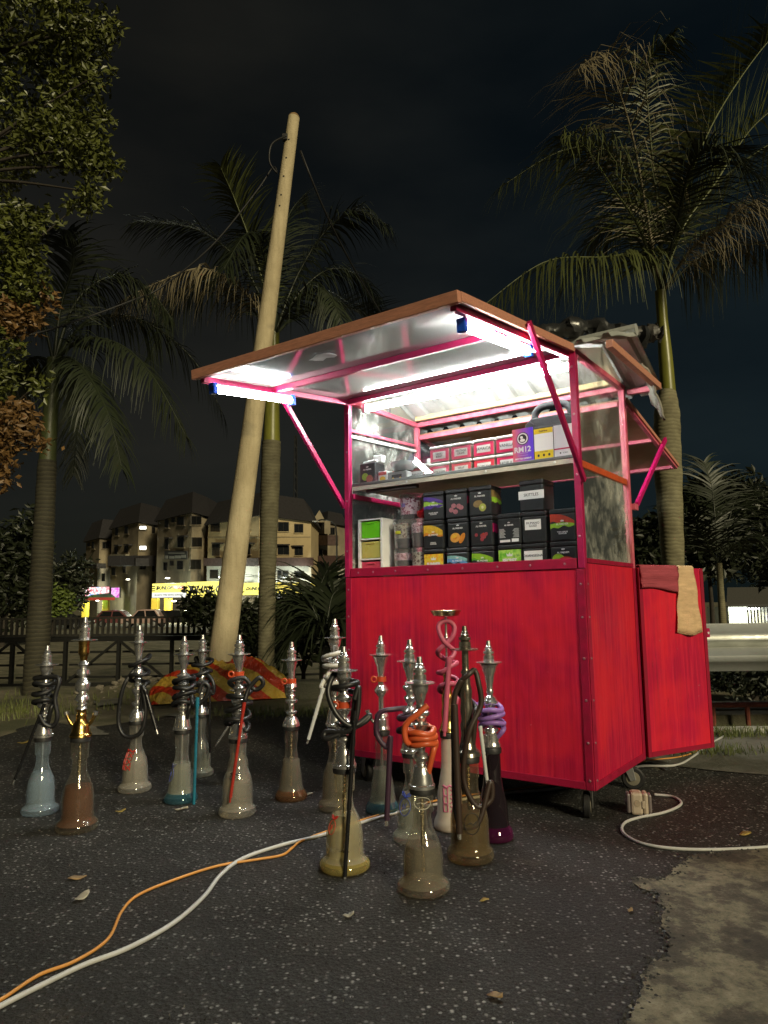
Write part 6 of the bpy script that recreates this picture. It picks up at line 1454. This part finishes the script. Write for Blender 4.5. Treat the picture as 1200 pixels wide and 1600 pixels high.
for a in ((0, 334, 897, 13, 14), (1, 437, 898, 7, 14), (1, 446, 898, 10, 13), (1, 468, 898, 15, 12)):
    rect('lower_window', a[0], a[1] - a[3] / 2, a[2] - a[4] / 2, a[1] + a[3] / 2, a[2] + a[4] / 2, FRM, .32, .05); rect('lower_pane', a[0], a[1] - a[3] / 2 + 1, a[2] - a[4] / 2 + 1, a[1] + a[3] / 2 - 1, a[2] + a[4] / 2 - 1, PANE, .34, .015)
rect('air_conditioner', 1, 435, 905, 441, 911, WHITE, .7, .4)
b5, rect, win = building('set back house with a steep little gable right of the corner shophouse', [(488, 92), (512, 88), (540, 92)], 818, 960, 796)
rect('turret', 0, 489, 812, 507, 834, WALL, .8, .8); win(1, 519, 830, 9, 12); win(0, 500, 863, 8, 8)
mb = MB(); gp = [onplane(x, y, plan_pt(488, 87), Vector((0, -1, 0))) - b5.location for x, y in ((487, 816), (509, 816), (499, 797))]; mb.prism(gp, (0, 1.5, 0)); mb.build('turret_gable', WALL, b5, None, 0, True)
rect('porch_roof', 0, 488, 836, 512, 852, ROOFS, 1.5, 1.4); rect('porch_roof', 1, 512, 868, 540, 884, ROOFS, 1.5, 1.4); rect('lower_wall', 1, 513, 885, 540, 905, WHT, .4, .3)

# backlit signs
SY_, SW_ = emit('sign_yellow', (.95, .82, .16), 1.3, False), emit('sign_white', (.80, .80, .72), 1.0, False)
SYD = emit('sign_yellow_dim', (.90, .72, .14), 1.0, False)
def sign(label, x0, y0, x1, y1, Y0_, Y1_, m, name='shop_sign', lines=(), white=None, extra=None):
    a, b = plan_pt(x0, Y0_), plan_pt(x1, Y1_); n_ = (b - a).cross(Vector((0, 0, 1))).normalized(); n_ = n_ if n_.dot(EYE - a) > 0 else -n_
    z1 = gy((x0 + x1) / 2, y0, (Y0_ + Y1_) / 2).z; z0 = gy((x0 + x1) / 2, y1, (Y0_ + Y1_) / 2).z
    L = (b - a).length; t = thing(name, label, 'sign', (a.x, a.y, z0), math.atan2(b.y - a.y, b.x - a.x)); h = z1 - z0
    MB().box(0, L, .02, .3, 0, h).build('sign_box', M('sign_case', (.08, .08, .08), .6), t)
    MB().box(.03, L - .03, 0, .018, .03, h - .03).build('panel', m, t)
    if white: MB().box(.03, L - .03, -.012, -.001, .03, h * white).build('lower_panel', SW_, t)
    for s_, fx, fz, sz, kw in lines: text(s_, sz * h, INK, t, (L * fx, -.03, h * fz), ex=.01, **kw)
    return t, L, h
def arrow(t, x, z, s):
    mb = MB(); mb.prism([(x - s * .7, -.03, z + s), (x - s * .1, -.03, z + s * .9), (x + s * .9, -.03, z), (x - s * .1, -.03, z - s * .9), (x - s * .7, -.03, z - s), (x + s * .1, -.03, z)], (0, -.01, 0)); mb.build('arrow_mark', INK, t)
DK = dict(shear=.2, bold=.025, xs=1.1)
t, L, h = sign('small yellow tyre sign with white lower half, left of the big yellow sign', 237, 911, 291, 934, 76, 74.2, SY_, lines=[('DUNLOP', .36, .67, .34, dict(shear=.25, bold=.02)), ('SH AUTO TYRE SERVICE SDN BHD', .5, .19, .16, {})], white=.36)
arrow(t, L * .16, h * .67, h * .14); MB().box(L * .60, L * .94, -.012, -.001, h * .56, h * .82).build('inset_panel', M('sign_red', (.30, .10, .05), .5), t); text('Continental', h * .15, PRINT, t, (L * .77, -.03, h * .69), ex=.01)
mb = MB(); [mb.box(.05, L * .09, -.012, -.001, h * (.45 + .15 * i), h * (.53 + .15 * i)) for i in range(3)]; mb.build('black_bars', INK, t)
t, L, h = sign('big yellow DUNLOP sign half hidden by the leaning pole', 291.5, 908, 372, 934, 74.1, 72, SY_, lines=[('DUNLOP', .42, .50, .62, DK)]); arrow(t, L * .07, h * .5, h * .30)
t, L, h = sign('yellow DUNLOP sign between the pole and the palm trunk', 372.6, 910, 432, 930, 71.9, 71.3, SY_, lines=[('DUNLOP', .42, .5, .34, dict(shear=.25, bold=.02))]); arrow(t, L * .74, h * .5, h * .16)
t, L, h = sign('yellow DUNLOP sign right of the palm trunk', 433, 910, 517, 936, 71.4, 77, SYD, lines=[('DUNLOP', .52, .60, .42, dict(shear=.25, bold=.03))], white=.30); arrow(t, L * .30, h * .6, h * .2); MB().box(L * .70, L * .95, -.012, -.001, h * .46, h * .74).build('inset_panel', PAPER, t)
def multi_e(name, cs, sc, s):
    m, t, o = new_mat(name); n = noise(t, coords(t), sc, 2); e = N(t, 'ShaderNodeEmission'); e.inputs['Strength'].default_value = s; lk(t, ramp(t, n, *[(.36 + .28 * i / (len(cs) - 1), c) for i, c in enumerate(cs)]), e.inputs['Color']); lk(t, e.outputs[0], o.inputs['Surface']); m.cycles.emission_sampling = 'NONE'; return m
sign('bright colourful shop banner at the far left of the row', 128, 917, 170, 935, 92, 90, multi_e('banner_light', [(.8, .75, .7), (.9, .15, .2), (.9, .85, .8), (.2, .35, .8)], 1.2, 1.2))
sign('glowing magenta poster box beside the colourful banner', 173, 918, 186, 934, 89.5, 89, multi_e('magenta_light', [(.75, .1, .6), (.9, .55, .85), (.6, .1, .5)], 1.5, 1.0))
# shop fronts: columns, lit soffit lamps, awning
YC = M('yellow_column', (.62, .46, .05), .6)
def column(px, Y, y0, label):
    p = plan_pt(px, Y); t = thing('shop_column', label, 'column', (p.x, p.y, GZ), 0, 'yellow shop columns'); zt = gy(px, y0, Y).z - GZ
    MB().box(-.35, .35, -.35, .35, .12, zt).build('shaft', YC, t, None, .03); MB().box(-.42, .42, -.42, .42, 0, .119).build('plinth', SLAB, t)
column(134, 91, 937, 'yellow column under the colourful banner, left one'); column(166, 90, 937, 'yellow column under the colourful banner, right one')
column(243, 75, 935, 'yellow column under the left end of the small tyre sign'); column(263, 74.5, 935, 'yellow column under the right end of the small tyre sign'); column(441, 73, 937, 'yellow column right of the palm trunk')
LAMP = emit('shop_lamp', (1, .93, .75), 9, False)
def lamp(px, py, Y, W, label, col=(1, .90, .70), r=.22):
    p = gy(px, py, Y); t = thing('shop_lamp', label, 'lamp', p, 0, 'lit shop lamps')
    MB().lathe([(-.08, r * .5), (-.04, r), (.0, r)], 14).build('bulb', LAMP, t, 40); MB().lathe([(.001, r * 1.1), (.05, r * 1.1), (.08, r * .4)], 14).build('fitting', WHITE, t)
    l = bpy.data.lights.new('lamp_light', 'POINT'); l.energy = W; l.color = col; l.shadow_soft_size = .25; lo = link('lamp_light', l, t); lo.location = (0, -.25, -.25)
lamp(272, 939, 73.5, 300, 'lamp under the small tyre sign'); lamp(296, 939, 73, 300, 'lamp under the big tyre sign')
lamp(262, 903, 74.6, 520, 'floodlight above the small tyre sign', (.85, 1, .80)); lamp(345, 902, 72.0, 600, 'floodlight above the big tyre sign', (.9, 1, .85)); lamp(415, 902, 70.5, 600, 'floodlight above the sign between pole and palm', (.9, 1, .85)); lamp(495, 900, 75, 480, 'floodlight at the right end of the tyre signs', (.9, 1, .85))
lamp(152, 938, 90, 700, 'lamp under the colourful banner', (.95, 1, .75)); lamp(200, 905, 86.5, 130, 'lamp over the side door of the tall shophouse', (.9, 1, .8))
t = thing('shop_awning', 'sloping green awning with a red edge in front of the far left shop', 'awning', (plan_pt(118, 89).x, 89, 0))
za, zb_ = gy(118, 941, 89).z, gy(118, 930, 89).z; wa = plan_pt(188, 89).x - t.location.x
MB().prism([(0, -1.5, za), (wa, -1.2, za + .35), (wa * .7, 1, zb_ + .2), (wa * .3, 1, zb_)], (0, 0, .06)).build('canopy', M('awning_green', (.10, .30, .10), .6), t); MB().box(wa * .32, wa * .97, -1.4, -1.36, za + .2, za + .55).build('valance', M('awning_red', (.5, .06, .05), .6), t)
# street lamp, mast
sp_ = plan_pt(73, 70); t = thing('street_lamp', 'lit white street lamp beside the left palm trunk', 'street lamp', (sp_.x, 70, GZ)); zl = gy(72, 872, 70).z - GZ
MB().tube(smooth_path([(0, 0, 0), (0, 0, zl * .6), (.05, 0, zl * .92), (-.15, 0, zl)], 6), .11, 8).build('post', M('lamp_post', (.55, .55, .5), .5), t, 60); MB().box(-.55, -.1, -.12, .12, zl - .02, zl + .1).build('lamp_head', STEEL, t); MB().box(-.5, -.15, -.1, .1, zl - .06, zl - .021).build('lamp_glass', emit('lamp_cool', (1, 1, .95), 8, False), t)
sp_ = plan_pt(512, 70); t = thing('street_lamp', 'unlit curved street lamp behind the left post of the cart', 'street lamp', (sp_.x + .9, 70, GZ)); zl = gy(515, 812, 70).z - GZ
MB().tube(smooth_path([(0, 0, 0), (0, 0, zl * .8), (-.3, 0, zl * .97), (-1.3, 0, zl), (-1.9, 0, zl - .1)], 6), .08, 8).build('post', BMD, t, 60); MB().box(-2.4, -1.8, -.12, .12, zl - .2, zl - .08).build('lamp_head', STEEL, t)
sp_ = plan_pt(461, 130); t = thing('lattice_mast', 'thin radio mast rising behind the corner shophouse roof', 'mast', (sp_.x, 130, GZ)); zl = gy(461, 680, 130).z - GZ
for x, y in ((-.5, 0), (.5, 0), (0, .7)): MB().tube([(x, y, 0), (x * .4, y * .4, zl)], .09, 6).build('leg', BMD, t)
for i in range(14): MB().tube([((-.5 + .3 * i / 14) * (1 if i % 2 else -1), 0, zl * (.4 + .6 * i / 14)), ((.5 - .3 * i / 14) * (1 if i % 2 else -1), 0, zl * (.4 + .6 * (i + 1) / 14))], .05, 5).build('brace', BMD, t)
# parked cars
def car(label, px, Y, col, length=4.2, hgt=1.42, tail=True, flip=1):
    p = plan_pt(px, Y); t = thing('parked_car', label, 'car', (p.x, Y, GZ), 0, 'cars parked along the street'); L = length; m = M('car_' + label[:6], col, .25, .0, .1, 3, coat=.6)
    s = lambda x: flip * x
    def side(pts, w, nm, mt, par=t, y0=0): 
        mb = MB(); mb.prism([(s(x), y0 - w / 2, z) for x, z in pts], (0, w, 0)); return mb.build(nm, mt, par, None, .05, True)
    side([(-L / 2, .35), (L / 2, .35), (L / 2, .62), (L * .46, .80), (L * .24, .88), (-L * .46, .92), (-L / 2, .75)], 1.66, 'body', m)
    side([(-L * .46, .90), (L * .24, .88), (L * .08, hgt - .06), (-L * .08, hgt), (-L * .34, hgt - .04)], 1.46, 'cabin', m)
    for x0, x1, x2, x3 in ((-L * .40, -L * .13, -L * .11, -L * .31), (-L * .10, L * .17, L * .05, -L * .08)):
        mb = MB(); mb.prism([(s(x0), -.745, .93), (s(x1), -.745, .93), (s(x2), -.745, hgt - .12), (s(x3), -.745, hgt - .12)], (0, .02, 0)); mb.build('side_window', PANE, t, None, 0, True)
    for x in (-L * .31, L * .31):
        o = MB().lathe([(-.1, .2), (-.1, .29), (-.07, .31), (.07, .31), (.1, .29), (.1, .2)], 20).build('wheel', RUBBER, t, 40); o.matrix_local = Matrix.Translation((s(x), -.76, .31)) @ Matrix.Rotation(math.pi / 2, 4, 'X')
        h_ = MB().lathe([(0, .19), (.02, .05)], 14).build('rim', STEEL, o); h_.location.z = .101
    for y in (-.7, .7): MB().box(s(-L / 2) - .03, s(-L / 2) + .03, y - .1, y + .1, .66, .86).build('tail_light', emit('tail_red', (1, .12, .06), 1.2, False) if tail else M('lens', (.2, .02, .02), .2), t)
    for y in (-.6, .6): MB().box(s(L / 2) - .04, s(L / 2) + .03, y - .14, y + .14, .56, .68).build('headlight', emit('headlight', (1, .95, .8), 4, False) if not tail else WHITE, t)
car('black parked car behind the railing at the left', 100, 58, (.012, .012, .014), 4.5, 1.40); car('pale pinkish hatchback behind the railing under the tall shophouse', 225, 60, (.40, .28, .25), 3.6, 1.52, flip=-1); car('maroon car half hidden left of the pale hatchback', 188, 62.5, (.14, .05, .05), 3.9, 1.46, False); car('black sedan behind the railing under the tyre signs', 283, 61, (.014, .014, .016), 4.4, 1.42)

# ================================================================== SMALL LIT BUILDING AT THE RIGHT
bp = gy(1165, 940, 30); t = thing('lit_hut', 'small white building with a bright eave lamp at the right edge', 'building', (bp.x, 30, -1.05)); k = 30 / FPX
HW = M('hut_wall', (.70, .70, .55), .6, 0, .1, 2)
zt_ = gy(1165, 948, 30).z + 1.05
MB().box(-.75, 3, 0, 2, 0, zt_).build('wall', HW, t); MB().prism([(-1.0, -.5, zt_ + .02), (3.2, -.5, zt_ + .02), (3.2, 1, zt_ + .75), (-.2, 1, zt_ + .75)], (0, .1, .08)).build('roof', M('hut_roof', (.07, .068, .06), .6), t, None, 0, True)
MB().box(-.85, .30, -.50, -.44, zt_ - .12, zt_ - .05).build('eave_tube', emit('hut_tube', (.95, 1, 1), 12, False), t)
l = bpy.data.lights.new('eave_light', 'POINT'); l.energy = 55; l.color = (.95, 1, .95); l.shadow_soft_size = .2; lo = link('eave_light', l, t); lo.location = (-.2, -.8, zt_ - .3)
MB().box(.05, .5, -.03, -.01, zt_ - .85, zt_ - .70).build('blue_plate', flat('plate_blue', (.03, .08, .5)), t); MB().box(.8, .9, -.1, .0, zt_ - .6, zt_ - .35).build('meter_box', WHITE, t)
hf = thing('low_fence', 'thin black picket fence in front of the small white building', 'fence', (bp.x - .7, 28.5, -1.05)); pk = MB().box(-.02, .02, -.02, .02, .6, 1.5).mesh('picket', BMD)
for i in range(26): o = link('picket', pk, hf); o.location.x = i * .13
MB().box(0, 3.3, -.021, .021, 1.501, 1.55).build('rail', BMD, hf); MB().box(0, 3.3, -.03, .03, -.0, .599).build('plinth', BMD, hf)
